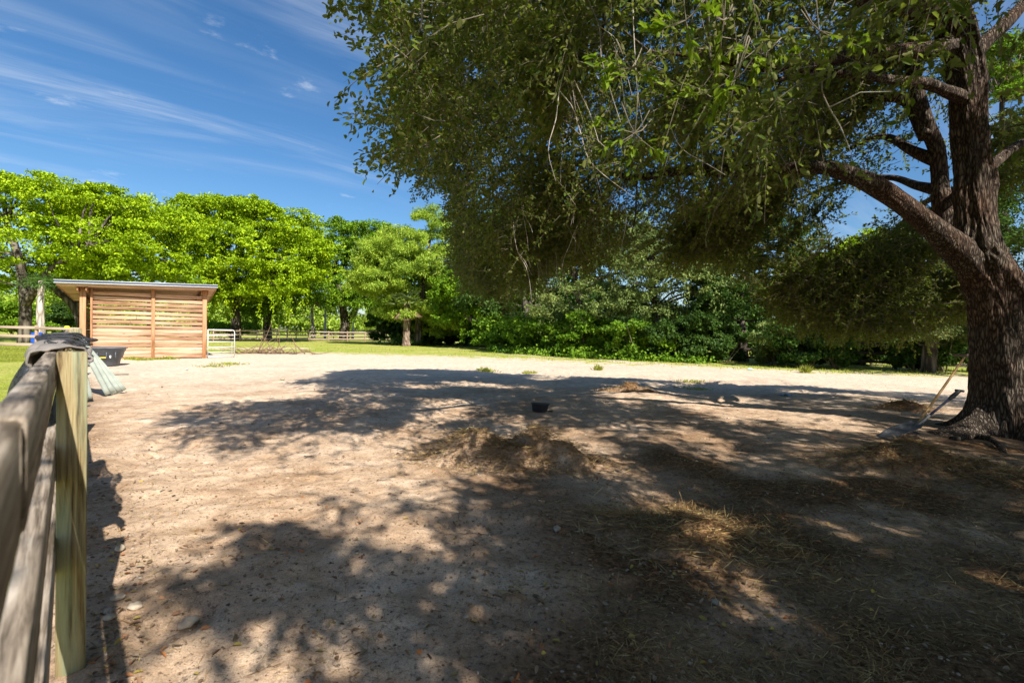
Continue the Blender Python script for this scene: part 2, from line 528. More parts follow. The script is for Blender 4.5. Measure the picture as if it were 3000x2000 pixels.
class MB:
    def __init__(s):
        s.V = []; s.F = []; s.n = 0

    def add(s, V, F):
        V = np.asarray(V, float)
        s.V.append(V)
        for f in (F if isinstance(F, list) else [F]):
            s.F.append(np.asarray(f) + s.n)
        s.n += len(V)
        return s

    def box(s, c, d, R=None, bev=0.0):
        """box centre c, size d; chamfered along all edges when bev"""
        hx, hy, hz = d[0] / 2, d[1] / 2, d[2] / 2
        if bev <= 0:
            V = np.array([[x, y, z] for x in (-hx, hx) for y in (-hy, hy) for z in (-hz, hz)])
            F = np.array([[0, 1, 3, 2], [4, 6, 7, 5], [0, 4, 5, 1], [2, 3, 7, 6], [0, 2, 6, 4], [1, 5, 7, 3]])
            if R is not None: V = V @ np.asarray(R).T
            return s.add(V + np.asarray(c), F)
        b = bev
        V = []
        idx = {}
        for sx in (-1, 1):
            for sy in (-1, 1):
                for sz in (-1, 1):
                    idx[sx, sy, sz, 0] = len(V); V.append((sx * hx, sy * (hy - b), sz * (hz - b)))
                    idx[sx, sy, sz, 1] = len(V); V.append((sx * (hx - b), sy * hy, sz * (hz - b)))
                    idx[sx, sy, sz, 2] = len(V); V.append((sx * (hx - b), sy * (hy - b), sz * hz))
        Q = []; T = []
        for a in (-1, 1):
            Q.append([idx[a, -1, -1, 0], idx[a, 1, -1, 0], idx[a, 1, 1, 0], idx[a, -1, 1, 0]])
            Q.append([idx[-1, a, -1, 1], idx[1, a, -1, 1], idx[1, a, 1, 1], idx[-1, a, 1, 1]])
            Q.append([idx[-1, -1, a, 2], idx[1, -1, a, 2], idx[1, 1, a, 2], idx[-1, 1, a, 2]])
            for e in (-1, 1):
                Q.append([idx[a, e, -1, 0], idx[a, e, 1, 0], idx[a, e, 1, 1], idx[a, e, -1, 1]])
                Q.append([idx[a, -1, e, 0], idx[a, 1, e, 0], idx[a, 1, e, 2], idx[a, -1, e, 2]])
                Q.append([idx[-1, a, e, 1], idx[1, a, e, 1], idx[1, a, e, 2], idx[-1, a, e, 2]])
                for g in (-1, 1):
                    T.append([idx[a, e, g, 0], idx[a, e, g, 1], idx[a, e, g, 2]])
        V = np.array(V)
        Q = np.array(Q); T = np.array(T)
        for F in (Q, T):      # orient outward
            for k, f in enumerate(F):
                n = np.cross(V[f[1]] - V[f[0]], V[f[2]] - V[f[0]])
                if n @ V[f].mean(0) < 0: F[k] = f[::-1]
        if R is not None: V = V @ np.asarray(R).T
        return s.add(V + np.asarray(c), [Q, T])

    def tube(s, P, R, sides=8, cap=True, sub=0):
        P = np.asarray(P, float); R = np.asarray(R, float) * np.ones(len(P))
        if sub:
            P, R = resample(P, R, sub)
        n = len(P)
        T = np.gradient(P, axis=0); T /= np.linalg.norm(T, axis=1)[:, None] + 1e-9
        ref = np.array([0, 0, 1.0]) if abs(T[0][2]) < 0.9 else np.array([1.0, 0, 0])
        A = np.zeros((n, 3)); a = np.cross(T[0], ref)
        for i in range(n):
            a = a - (a @ T[i]) * T[i]; a /= np.linalg.norm(a) + 1e-9; A[i] = a
        B = np.cross(T, A)
        th = np.linspace(0, 2 * math.pi, sides, endpoint=False)
        V = P[:, None] + R[:, None, None] * (np.cos(th)[None, :, None] * A[:, None] + np.sin(th)[None, :, None] * B[:, None])
        i, j = np.meshgrid(np.arange(n - 1), np.arange(sides), indexing='ij')
        F = np.stack([i * sides + j, i * sides + (j + 1) % sides, (i + 1) * sides + (j + 1) % sides, (i + 1) * sides + j], -1).reshape(-1, 4)
        s.add(V.reshape(-1, 3), F)
        if cap:
            b = s.n - n * sides
            s.F.append(np.array([list(range(sides))[::-1]]) + b)
            s.F.append(np.array([list(range(sides))]) + b + (n - 1) * sides)
        return s

    def lathe(s, prof, sides=32, c=(0, 0, 0), sx=1, sy=1):
        prof = np.asarray(prof, float); n = len(prof)
        th = np.linspace(0, 2 * math.pi, sides, endpoint=False)
        V = np.stack([prof[:, 0][:, None] * np.cos(th) * sx, prof[:, 0][:, None] * np.sin(th) * sy, prof[:, 1][:, None] + 0 * th], -1).reshape(-1, 3)
        i, j = np.meshgrid(np.arange(n - 1), np.arange(sides), indexing='ij')
        F = np.stack([i * sides + j, i * sides + (j + 1) % sides, (i + 1) * sides + (j + 1) % sides, (i + 1) * sides + j], -1).reshape(-1, 4)
        return s.add(V + np.asarray(c), F)

    def build(s, name, mat, parent=None, smooth=False):
        V = np.concatenate(s.V)
        byk = {}
        for f in s.F:
            byk.setdefault(f.shape[1], []).append(f)
        return mesh_np(name, V, [np.concatenate(v) for v in byk.values()], mat, parent, smooth)


def resample(P, R, sub):
    P = np.asarray(P, float); R = np.asarray(R, float)
    n = len(P)
    if n < 3:
        t = np.linspace(0, 1, sub + 1)
        return P[0] + (P[1] - P[0]) * t[:, None], R[0] + (R[1] - R[0]) * t
    Pe = np.vstack([2 * P[0] - P[1], P, 2 * P[-1] - P[-2]])
    Re = np.concatenate([[R[0]], R, [R[-1]]])
    outp = []; outr = []
    for i in range(n - 1):
        p0, p1, p2, p3 = Pe[i:i + 4]
        for t in np.linspace(0, 1, sub, endpoint=False):
            outp.append(0.5 * ((2 * p1) + (-p0 + p2) * t + (2 * p0 - 5 * p1 + 4 * p2 - p3) * t * t + (-p0 + 3 * p1 - 3 * p2 + p3) * t ** 3))
            outr.append(Re[i + 1] * (1 - t) + Re[i + 2] * t)
    outp.append(P[-1]); outr.append(R[-1])
    return np.array(outp), np.array(outr)


def unit(v):
    return v / (np.linalg.norm(v, axis=-1, keepdims=True) + 1e-9)


def leaves(Cn, A, Nn, L, Wd, shape='hex', fold=0.25):
    """leaf blades: Cn base points, A long axis, Nn rough normal, L length, Wd width -> V,F"""
    n = len(Cn)
    A = unit(A); S = unit(np.cross(A, Nn)); Nn = np.cross(S, A)
    L = (np.ones(n) * L)[:, None]; Wd = (np.ones(n) * Wd)[:, None]
    if shape == 'hex':
        up = Nn * Wd * fold
        V = np.stack([Cn, Cn + A * L * 0.3 + S * Wd * 0.46 + up, Cn + A * L * 0.72 + S * Wd * 0.44 + up, Cn + A * L - Nn * L * 0.08,
                      Cn + A * L * 0.72 - S * Wd * 0.44 + up, Cn + A * L * 0.3 - S * Wd * 0.46 + up], 1).reshape(-1, 3)
        b = np.arange(n)[:, None] * 6
        F = np.concatenate([b + np.array([0, 1, 2, 3]), b + np.array([0, 3, 4, 5])])
    elif shape == 'blade':
        V = np.stack([Cn - S * Wd * 0.5, Cn + S * Wd * 0.5, Cn + A * L], 1).reshape(-1, 3)
        F = np.arange(n)[:, None] * 3 + np.array([0, 1, 2])
    else:
        V = np.stack([Cn, Cn + A * L * 0.55 + S * Wd * 0.5 + Nn * Wd * 0.12, Cn + A * L, Cn + A * L * 0.55 - S * Wd * 0.5 + Nn * Wd * 0.12], 1).reshape(-1, 3)
        F = np.arange(n)[:, None] * 4 + np.array([0, 1, 2, 3])
    return V, F


def rdir(n):
    return unit(rng.normal(size=(n, 3)))


# ------------------------------------------------------------------ ground
SHADEPOLY = [(x * 1.2755, y * 1.2755) for x, y in
             [(640, 893), (800, 850), (1000, 847), (1300, 864), (1600, 880), (1900, 895), (2352, 915), (6000, 960), (6000, 3500), (60, 3500), (120, 1568), (330, 1530),
              (470, 1440), (560, 1380), (450, 1330), (300, 1310), (240, 1290), (300, 1262), (420, 1268), (530, 1240), (600, 1285), (660, 1250), (620, 1195),
              (700, 1190), (800, 1250), (950, 1250), (1100, 1275), (1210, 1240), (1150, 1215), (1000, 1180), (880, 1165), (760, 1150),
              (690, 1100), (600, 1070), (450, 1050), (290, 1028), (340, 1000), (350, 950), (500, 930), (640, 930), (740, 915)]]
FT = math.atan((1500 - 205) / FPX)      # the near fence's direction, left of the view axis
Fd = np.array([-math.sin(FT), math.cos(FT)]); Fn = np.array([math.cos(FT), math.sin(FT)])


def fence_pt(t, lat=0.0, z=0.0):
    return np.array([Fd[0] * t + Fn[0] * lat, Fd[1] * t + Fn[1] * lat, z])


def gh(x, y):
    near = np.exp(-(np.maximum(0, np.hypot(x, y) - 14) / 10) ** 2)
    h = 0.10 * fbm(x * 0.35, y * 0.35, 3, 2) * near
    h = h + near * (0.035 * fbm(x * 1.6, y * 1.6, 5, 3) + 0.026 * fbm(x * 6, y * 6, 9, 3) + 0.010 * fbm(x * 17, y * 17, 19, 2))
    cr = np.clip((vnoise(x * 2.6 + 11, y * 2.6, 301) - 0.24) * 8, 0, 1) * np.clip((vnoise(x * 0.7, y * 0.7, 305) + 0.2) * 4, 0, 1)
    return h - 0.04 * cr * near


def axis_grid(lo, hi, a, b, step, grow):
    c = list(np.arange(a, b, step)); s = step
    x = c[-1]
    while x < hi:
        s *= grow; x += s; c.append(x)
    s = step; x = a
    left = []
    while x > lo:
        s *= grow; x -= s; left.append(x)
    return np.array(left[::-1] + c)


gx = axis_grid(-900, 900, -6, 8.5, 0.032, 1.045)
gy = axis_grid(-300, 1500, 1.3, 11, 0.032, 1.04)
X, Y = np.meshgrid(gx, gy, indexing='xy')
Z = gh(X, Y)
nx, ny = len(gx), len(gy)
V = np.stack([X.ravel(), Y.ravel(), Z.ravel()], 1)
i, j = np.meshgrid(np.arange(ny - 1), np.arange(nx - 1), indexing='ij')
F = np.stack([i * nx + j, i * nx + j + 1, (i + 1) * nx + j + 1, (i + 1) * nx + j], -1).reshape(-1, 4)
ground = mesh_np('ground', V, F, 'dirt_and_grass', smooth=True)
ground['kind'] = 'structure'
gpx, gpy, gz = proj(np.stack([V[:, 0], V[:, 1], np.zeros(len(V))], 1))
yg = np.interp(gpx, [-2000, 560, 700, 800, 1000, 1200, 1400, 1600, 1900, 2200, 2500, 3000, 5000], [1030, 1035, 1037, 1033, 1036, 1042, 1047, 1055, 1070, 1085, 1096, 1110, 1150])
dist = np.hypot(V[:, 0], V[:, 1])
soft = 7 + 14 * np.clip((gpx - 400) / 2000, 0, 1)
g = np.clip((yg - gpy) / soft * 0.5 + 0.45, 0, 1)
g[gz < 5] = 0
lat = V[:, :2] @ Fn; tt = V[:, :2] @ Fd
left = np.clip((-0.14 - lat) * 3 + 0.5, 0, 1) * ((tt < 26) & (tt > -30))
g = np.maximum(g, left)
g = np.where((tt >= 20) & (lat < -0.3 - (tt - 20) * 0.0) & (gpx < 235), 1.0, g)
# sandy drive crossing the far grass and the grey track along the hedge
drive = np.exp(-((gpy - np.interp(gpx, [560, 850, 950], [1021, 1020, 1021])) / 3.0) ** 2) * (gpx < 920) * (gpx > 500)
g = g * (1 - 0.75 * np.where(gz > 5, drive, 0))
base_r = np.exp(-((gpy - np.interp(gpx, [1400, 1700, 2000, 2400, 2800, 3400], [1031, 1047, 1074, 1094, 1112, 1130])) / 5.0) ** 2) * (gpx > 1450)
g = g * (1 - 0.35 * np.where(gz > 5, base_r, 0))
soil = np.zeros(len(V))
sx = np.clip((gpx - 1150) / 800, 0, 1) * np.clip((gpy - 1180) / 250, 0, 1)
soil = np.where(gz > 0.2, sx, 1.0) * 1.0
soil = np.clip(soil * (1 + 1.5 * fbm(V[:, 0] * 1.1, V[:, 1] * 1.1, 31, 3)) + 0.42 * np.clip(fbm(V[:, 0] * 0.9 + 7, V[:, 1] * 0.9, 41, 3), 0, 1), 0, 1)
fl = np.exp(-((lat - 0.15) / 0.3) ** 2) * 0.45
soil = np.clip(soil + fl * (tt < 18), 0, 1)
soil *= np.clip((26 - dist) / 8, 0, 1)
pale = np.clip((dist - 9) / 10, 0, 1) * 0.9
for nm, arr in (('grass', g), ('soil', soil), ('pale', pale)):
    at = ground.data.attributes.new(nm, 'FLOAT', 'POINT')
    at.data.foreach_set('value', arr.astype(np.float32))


def gz1(x, y):
    return float(gh(np.array([x]), np.array([y]))[0])


# ------------------------------------------------------------------ near fence along the left
RAIL_TOPS = (1.285, 0.935, 0.585)
angF = math.atan2(Fd[1], Fd[0])
nf = thing('wooden_fence', 'weathered three rail board fence running close past the camera at left', 'fence', (0, 0, 0), angF)
posts_t = [2.58 + 2.44 * k for k in range(0, 6)]


def warp_board(mb, seed, amp=0.004):
    """bow the last box a little so edges are not ruler straight"""
    V = mb.V[-1]
    V[:, 1] += amp * np.sin(V[:, 0] * 1.7 + seed); V[:, 2] += amp * np.sin(V[:, 0] * 1.1 + seed * 2)


def fine_board(L, th, h, seed):
    """board along x with rounded, slightly worn edges, many sections"""
    n = max(3, int(L / 0.04)); b = 0.005
    sec = np.array([(-th / 2 + b, -h / 2), (th / 2 - b, -h / 2), (th / 2, -h / 2 + b), (th / 2, h / 2 - b), (th / 2 - b, h / 2), (-th / 2 + b, h / 2), (-th / 2, h / 2 - b), (-th / 2, -h / 2 + b)])
    xs = np.linspace(-L / 2, L / 2, n)
    V = np.zeros((n, 8, 3))
    V[:, :, 0] = xs[:, None]
    V[:, :, 1] = sec[None, :, 0] + 0.002 * np.sin(xs * 0.8 + seed)[:, None] + 0.0005 * rng.normal(size=(n, 8)) * 0.6
    V[:, :, 2] = sec[None, :, 1] + 0.002 * np.sin(xs * 0.7 + seed * 3)[:, None] + 0.0005 * rng.normal(size=(n, 8)) * 0.6
    i, j = np.meshgrid(np.arange(n - 1), np.arange(8), indexing='ij')
    F = np.stack([i * 8 + j, (i + 1) * 8 + j, (i + 1) * 8 + (j + 1) % 8, i * 8 + (j + 1) % 8], -1).reshape(-1, 4)
    return V.reshape(-1, 3), [F, np.array([list(range(8))[::-1]])[:, ::-1], (np.array([list(range(8))]) + (n - 1) * 8)]


cuts = [-2.3, 0.82, 5.02, 9.9, 14.78, 17.3]
for ri, zt in enumerate(RAIL_TOPS):
    for k in range(len(cuts) - 1):
        a, b = cuts[k] + 0.004, cuts[k + 1] - 0.004
        mb = MB(); Vb, Fb = fine_board(b - a, 0.038, 0.14, ri * 2.1 + k)
        mb.add(Vb, Fb)
        o = mb.build('rail', 'fence_rail_wood', nf)
        o.location = ((a + b) / 2, 0.059, zt - 0.07)   # local +y is away from the paddock
for k, t in enumerate(posts_t):
    mb = MB()
    mb.box((0, 0, 0), (0.092, 0.09, 1.6), bev=0.004)
    o = mb.build('post', 'fence_post_wood', nf)
    o.location = (t, -0.0065, 1.297 - 0.8 + 0.004 * math.sin(k * 3))
    o.rotation_euler = (0.006 * math.sin(k * 2.3) if k != 1 else 0, 0.004, 0)
mb = MB(); mb.box((0, 0, 0), (0.19, 0.19, 1.7), bev=0.006)
o = mb.build('corner_post', 'fence_post_wood', nf); o.location = (17.5, -0.14, 0.47)
mb = MB()
for s_ in (0,):
    mb.lathe([(0.0, 0.06), (0.045, 0.055), (0.06, 0.03), (0.062, 0.0)], 14)
o = mb.build('insulator_cap', 'yellow_plastic', nf); o.location = (17.42, 0.06, 1.33)
# grey blanket and black netting thrown over the top rail
def blanket():
    nu, nv = 70, 60
    u = np.linspace(0, 1, nu)[:, None]; v = np.linspace(-1, 1, nv)[None, :]
    t = 2.85 + 1.5 * u + 0.0 * v
    # across: v -1 = hanging outside, +1 = inside
    hang_o = 0.22 + 0.05 * np.sin(u * 9); hang_i = 0.03 + 0.015 * np.sin(u * 11 + 1)
    a = np.abs(v)
    top = a < 0.35
    y = np.where(v < 0, 0.045 + 0.06 * np.minimum(a / 0.35, 1) + 0.03 * np.sin(u * 22 + a * 3), 0.05 - 0.1 * np.minimum(a / 0.35, 1) - 0.015 * np.sin(u * 19 + 2))
    z = 1.287 + 0.016 * np.abs(np.sin(u * 7.5 + v * 3)) + 0.007 * np.sin(u * 31 + v * 9) + 0.01 - 0.03 * (a / 0.35) ** 2 * top
    z = np.where(~top, 1.27 - (a - 0.35) / 0.65 * np.where(v < 0, hang_o, hang_i) + 0.01 * np.sin(u * 25), z)
    z = z + 0.02 * fbm(u * 14 + 0 * v, v * 5 + 0 * u, 601, 3); y = y + 0.035 * fbm(u * 11 + 0 * v, v * 6 + 0 * u, 611, 3) * (np.abs(v) > 0.2)
    V = np.stack([t + 0.03 * np.sin(v * 5 + u * 4), y + 0 * u, z], -1).reshape(-1, 3)
    i, j = np.meshgrid(np.arange(nu - 1), np.arange(nv - 1), indexing='ij')
    F = np.stack([i * nv + j, (i + 1) * nv + j, (i + 1) * nv + j + 1, i * nv + j + 1], -1).reshape(-1, 4)
    o = mesh_np('blanket', V, F, 'grey_cloth', smooth=True)
    o.rotation_euler = (0, 0, angF)
    sm = o.modifiers.new('thick', 'SOLIDIFY'); sm.thickness = 0.008
    tag(o, 'grey brown crumpled blanket draped over the top rail of the near fence', 'blanket')


def net():
    nu, nv = 60, 60
    u = np.linspace(0, 1, nu)[:, None]; v = np.linspace(0, 1, nv)[None, :]
    ang = v * math.pi * 1.25 - 0.15
    bulge = np.sin(u * math.pi) ** 0.6
    rad = (0.10 + 0.03 * np.sin(u * 13 + v * 7) + 0.02 * np.sin(v * 23)) * (0.35 + 0.65 * bulge)
    t = 3.1 + 2.0 * u + 0.04 * np.sin(v * 9)
    y = 0.03 - np.cos(ang) * rad * 1.15
    z = 1.30 + np.sin(ang) * rad * 0.42
    y = np.where(v > 0.75, y + (v - 0.75) * 0.5, y); z = np.where(v > 0.75, z - (v - 0.75) * 1.9 * (0.5 + 0.5 * bulge), z)
    V = np.stack([t + 0 * y, y, z], -1).reshape(-1, 3)
    i, j = np.meshgrid(np.arange(nu - 1), np.arange(nv - 1), indexing='ij')
    F = np.stack([i * nv + j, (i + 1) * nv + j, (i + 1) * nv + j + 1, i * nv + j + 1], -1).reshape(-1, 4)
    root = thing('netting', 'black mesh netting bundled over the blanket on the near fence', 'netting', (0, 0, 0), angF)
    mesh_np('mesh_sheet', V, F, 'black_net', root, smooth=True)
    mb = MB()
    for k in range(7):
        s = k / 7
        P = [(3.1 + 2.0 * s + 0.1 * math.sin(k), 0.03 - 0.12 * math.cos(a) * (0.6 + .4 * math.sin(s * 3.1)), 1.305 + 0.05 * math.sin(a) * (0.6 + .4 * math.sin(s * 3.1)) - max(0, a - 2.6) * 0.5) for a in np.linspace(0, 3.4, 12)]
        mb.tube(P, 0.003, 5)
    mb.build('cord', 'black_rubber', root)
    V2 = V.copy()
    mb = MB()   # black folds hanging down outside the rail
    for k in range(5):
        t0 = 3.0 + k * 0.16
        P = [(t0 + 0.02 * i, 0.125 + 0.02 * math.sin(i + k), 1.2 - 0.05 * i) for i in range(7)]
        mb.tube(P, [0.012, 0.02, 0.026, 0.03, 0.025, 0.03, 0.01], 8)
    mb.build('hanging_fold', 'black_rubber', root, smooth=True)


blanket(); net()


# ------------------------------------------------------------------ corrugated sheets leaning on the fence
def corrugated(name, label, wd, ln, foot, top, mat='sheet_metal', group=None, face=0.8):
    """sheet from foot edge centre to top edge centre (world), width wd along the fence"""
    foot = np.array(foot, float); top = np.array(top, float)
    up = unit(top - foot)
    side = np.array([Fd[0] * math.cos(face) + Fn[0] * math.sin(face), Fd[1] * math.cos(face) + Fn[1] * math.sin(face), 0])
    side = unit(side - (side @ up) * up)
    nrm = np.cross(side, up)
    nu, nv = 48, 12
    u = np.linspace(-0.5, 0.5, nu); v = np.linspace(0, 1, nv)
    U, Vv = np.meshgrid(u, v, indexing='ij')
    h = 0.018 * np.cos(U * wd / 0.125 * 2 * math.pi) + 0.01 * np.sin(Vv * 3 + U * 2)
    Vx = (U * wd)[..., None] * side + (Vv * ln)[..., None] * up + h[..., None] * nrm
    i, j = np.meshgrid(np.arange(nu - 1), np.arange(nv - 1), indexing='ij')
    F = np.stack([i * nv + j, (i + 1) * nv + j, (i + 1) * nv + j + 1, i * nv + j + 1], -1).reshape(-1, 4)
    o = mesh_np(name, Vx.reshape(-1, 3), F, mat, smooth=True)
    o.location = foot
    s = o.modifiers.new('thick', 'SOLIDIFY'); s.thickness = 0.006
    tag(o, label, 'metal sheet', group)
    return o


for k, (t0, latf, ztop, lb) in enumerate([
        (13.0, 0.80, 1.10, 'outermost pale green corrugated sheet leaning on the fence, nearest the tub'),
        (12.9, 0.71, 1.12, 'second pale green corrugated sheet in the stack leaning on the fence'),
        (12.8, 0.60, 1.13, 'innermost corrugated sheet of the leaning stack, closest to the rails')]):
    ft = fence_pt(t0, latf, 0.02); tp = fence_pt(t0 + 0.05, 0.10 + 0.02 * k, ztop)
    corrugated('corrugated_sheet', lb, 0.24, float(np.linalg.norm(tp - ft)) * 1.03, ft, tp, group='corrugated sheets leaning on the fence', face=0.95 - 0.12 * k)
corrugated('corrugated_sheet', 'short narrow bluish sheet standing steeply left of the leaning stack', 0.3, 0.85, fence_pt(11.9, 0.24, 0.02), fence_pt(11.9, 0.1, 0.85), group='corrugated sheets leaning on the fence', face=0.5)

# scrap sticks beside the sheets
for k, (px, py, L, a, lb) in enumerate([(365, 1096, 0.75, 0.35, 'pale scrap lath lying on the sand right of the leaning sheets'),
                                        (345, 1100, 0.5, 0.9, 'short dark scrap board lying beside the leaning sheets'),
                                        (548, 1082, 0.4, 2.1, 'small white lath lying on the sand before the shed')]):
    gpt = G(px, py); mb = MB()
    mb.box((0, 0, 0), (L, 0.05, 0.02), bev=0.004)
    o = mb.build('scrap_lath', ('old_fence_wood', 'dark_and_shaded_wood', 'white_plastic')[k])
    o.location = (gpt[0], gpt[1], 0.03); o.rotation_euler = (0.1, 0.03, a)
    tag(o, lb, 'scrap wood')


# ------------------------------------------------------------------ black stock tub
def tub():
    b = G(322, 1074)
    root = thing('stock_tub', 'black plastic oval stock tub standing on the sand before the shed', 'tub', (b[0] - 0.72, b[1] + 0.45, 0), math.radians(30))
    def ring(z, rx, ry, n=48, p=3.2):
        th = np.linspace(0, 2 * math.pi, n, endpoint=False)
        c, s = np.cos(th), np.sin(th)
        return np.stack([rx * np.sign(c) * np.abs(c) ** (2 / p), ry * np.sign(s) * np.abs(s) ** (2 / p), np.full(n, z)], 1)
    prof = [(0.0, .50, .30), (0.02, .53, .33), (0.27, .58, .37), (0.28, .62, .41), (0.50, .68, .45), (0.51, .70, .47), (0.6, .72, .49), (0.61, .76, .53), (0.645, .77, .54), (0.65, .72, .50), (0.5, .66, .43), (0.1, .52, .32), (0.06, .01, .01)]
    R = np.array([ring(z, a, c) for z, a, c in prof])
    n = 48
    i, j = np.meshgrid(np.arange(len(prof) - 1), np.arange(n), indexing='ij')
    F = np.stack([i * n + j, i * n + (j + 1) % n, (i + 1) * n + (j + 1) % n, (i + 1) * n + j], -1).reshape(-1, 4)
    mesh_np('tub_body', R.reshape(-1, 3), F, 'tub_plastic', root)
    for x in (-0.5, -0.25, 0, 0.25, 0.5):
        mb = MB(); mb.box((x, -0.425 - 0.015, 0.39), (0.03, 0.05, 0.2), bev=0.006)
        mb.build('rib', 'tub_plastic', root)
    mb = MB(); mb.box((0.14, -0.475, 0.3), (0.2, 0.012, 0.035), bev=0.003); mb.build('yellow_sticker', 'yellow_plastic', root)
    mb = MB(); mb.box((0.36, -0.47, 0.33), (0.04, 0.014, 0.09), bev=0.003); mb.build('white_tag', 'white_plastic', root)


tub()


# ------------------------------------------------------------------ shed
def shed():
    L0 = np.array([-17.75, 20.0]); e = np.array([0.809, 0.588]); e /= np.linalg.norm(e)
    ang = math.atan2(e[1], e[0])
    WID = 4.25; D = 3.7; TL = 0.035
    root = thing('horse_shed', 'open timber run-in shed with slatted front wall and flat metal roof', 'shed', (L0[0], L0[1], 0), ang)
    # local: x along the wall, y away from the viewer, z up
    def zroof(y):            # underside of ceiling boards
        return 3.09 - 0.085 * (y + 0.5)
    def post(x, y, w_, top, nm='post', m='shed_post_wood', z0=-0.1):
        mb = MB(); mb.box((0, 0, 0), (w_, w_, top - z0), bev=0.006)
        o = mb.build(nm, m, root); o.location = (x, y, (top + z0) / 2 + TL * (x - 2.1) / 2); o.scale = (1, 1, (top - z0 + TL * (x - 2.1)) / (top - z0))
    post(0, 0, 0.20, zroof(0) - 0.01); post(WID, 0, 0.17, zroof(0) - 0.01)
    post(2.33, -0.035, 0.125, zroof(-0.035) - 0.01)
    for x in (0.05, 2.1, WID - 0.02):
        post(x, D, 0.14, zroof(D) - 0.01)
    post(WID, 1.9, 0.13, zroof(1.9) - 0.15); post(WID - 0.02, 1.1, 0.12, zroof(1.1) - 0.15)
    post(0.27, -0.06, 0.07, 2.98, 'stud')
    # front wall: boards, split at the middle post
    z = 0.03
    rows = [0.158] * 8 + [0.198] * 8
    for (x0, x1, nm) in ((0.305, 2.266, 'slat_panel'), (2.394, WID - 0.086, 'slat_panel')):
        mb = MB(); z = 0.03
        for k, pitch in enumerate(rows):
            h = 0.150 if pitch < 0.17 else 0.148
            if z + h > 2.85: break
            wob = 0.006 * math.sin(k * 5.1 + x0)
            mb.box(((x0 + x1) / 2, 0.012 * math.sin(k * 3.3) * 0.5, z + h / 2 + wob * 0.5), (x1 - x0 + wob * 0.3, 0.036, h), bev=0.004)
            V = mb.V[-1]
            V[:, 2] += 0.008 * (V[:, 0] - x0) / (x1 - x0) * math.sin(k * 2.2)
            z += pitch if k != 7 else 0.175
        mb.build(nm, 'shed_board_wood', root)
    mb = MB()    # cracks sprung in two boards: thin dark splinters
    mb.box((1.75, -0.022, 1.75), (0.018, 0.01, 0.16), bev=0.002)
    mb.build('split', 'dark_and_shaded_wood', root); mb = MB()
    mb.box((1.56, -0.022, 1.55), (0.018, 0.01, 0.17), R=np.array([[0.92, 0, -0.38], [0, 1, 0], [0.38, 0, 0.92]]), bev=0.002)
    mb.build('split', 'dark_and_shaded_wood', root)
    # left side wall of slats running away, seen nearly edge on
    mb = MB(); z = 0.03
    for k in range(13):
        mb.box((-0.02, D / 2, z + 0.07), (0.036, D - 0.3, 0.142), bev=0.003); z += 0.2
    mb.build('side_panel', 'shed_beam_wood', root)
    mb = MB()
    for k in range(4):
        mb.box((WID, D / 2, 0.35 + k * 0.45), (0.036, D - 0.2, 0.14), bev=0.003)
    mb.build('side_rail', 'shed_beam_wood', root)
    # beams under the roof
    sl_ = math.atan(0.085)
    cs, sn = math.cos(sl_), math.sin(sl_)
    Rr = np.array([[1, 0, 0], [0, cs, sn], [0, -sn, cs]])
    def along(x, y0, y1, dz_, th, h, nm, m):
        mb = MB(); yc = (y0 + y1) / 2
        mb.box((0, 0, 0), (th, (y1 - y0) / cs, h), R=Rr, bev=0.004)
        o = mb.build(nm, m, root); o.location = (x, yc, zroof(yc) - dz_ + TL * (x - 2.1))
    for x in (-0.135, 0.135, WID - 0.12, WID + 0.12):
        along(x, -0.46 if x in (-0.135, 0.135) else -0.1, D + 0.45, 0.095, 0.045, 0.18, 'rafter', 'shed_beam_wood')
    x0, x1 = -0.62, WID + 0.5
    def tilt(o):
        o.rotation_euler = (0, -math.atan(TL), 0); o.location = (0, 0, -TL * 2.1); return o
    # ceiling boards
    mb = MB(); y = -0.5
    while y < D + 0.6:
        mb.box(((x0 + x1) / 2, y + 0.07, zroof(y + 0.07) + 0.012), (x1 - x0, 0.137, 0.022), R=Rr, bev=0.002); y += 0.14
    tilt(mb.build('ceiling_boards', 'shed_board_wood', root))
    mb = MB(); mb.box(((x0 + x1) / 2, -0.54, zroof(-0.54) + 0.05), (x1 - x0 + 0.02, 0.04, 0.15), bev=0.004)
    tilt(mb.build('fascia', 'shed_board_wood', root))
    # metal roof: ribbed sheet with dark band under a pale edge
    nu = 400; nv = 8
    xs = np.linspace(x0 - 0.05, x1 + 0.05, nu); ys = np.linspace(-0.62, D + 0.72, nv)
    ph = (xs / 0.23) % 1
    rib = np.where(ph < 0.18, 0.02, 0.0)
    V = []
    for yy in ys:
        for x, r_ in zip(xs, rib):
            V.append((x, yy, zroof(yy) + 0.15 + r_))
    V = np.array(V)
    i, j = np.meshgrid(np.arange(nv - 1), np.arange(nu - 1), indexing='ij')
    F = np.stack([i * nu + j, i * nu + j + 1, (i + 1) * nu + j + 1, (i + 1) * nu + j], -1).reshape(-1, 4)
    r = tilt(mesh_np('roof', V, F, 'roof_metal', root))
    s = r.modifiers.new('thick', 'SOLIDIFY'); s.thickness = 0.004
    mb = MB(); mb.box(((x0 + x1) / 2, -0.645, zroof(-0.588) + 0.135), (x1 - x0 + 0.14, 0.03, 0.095), bev=0.004)
    mb.build('roof_trim', 'roof_trim', r)
    mb = MB(); mb.box(((x0 + x1) / 2, -0.652, zroof(-0.6) + 0.078), (x1 - x0 + 0.16, 0.05, 0.024), bev=0.003)
    mb.box(((x0 + x1) / 2, -0.648, zroof(-0.6) + 0.19), (x1 - x0 + 0.16, 0.05, 0.018), bev=0.003)
    mb.build('drip_edge', 'white_paint', r)
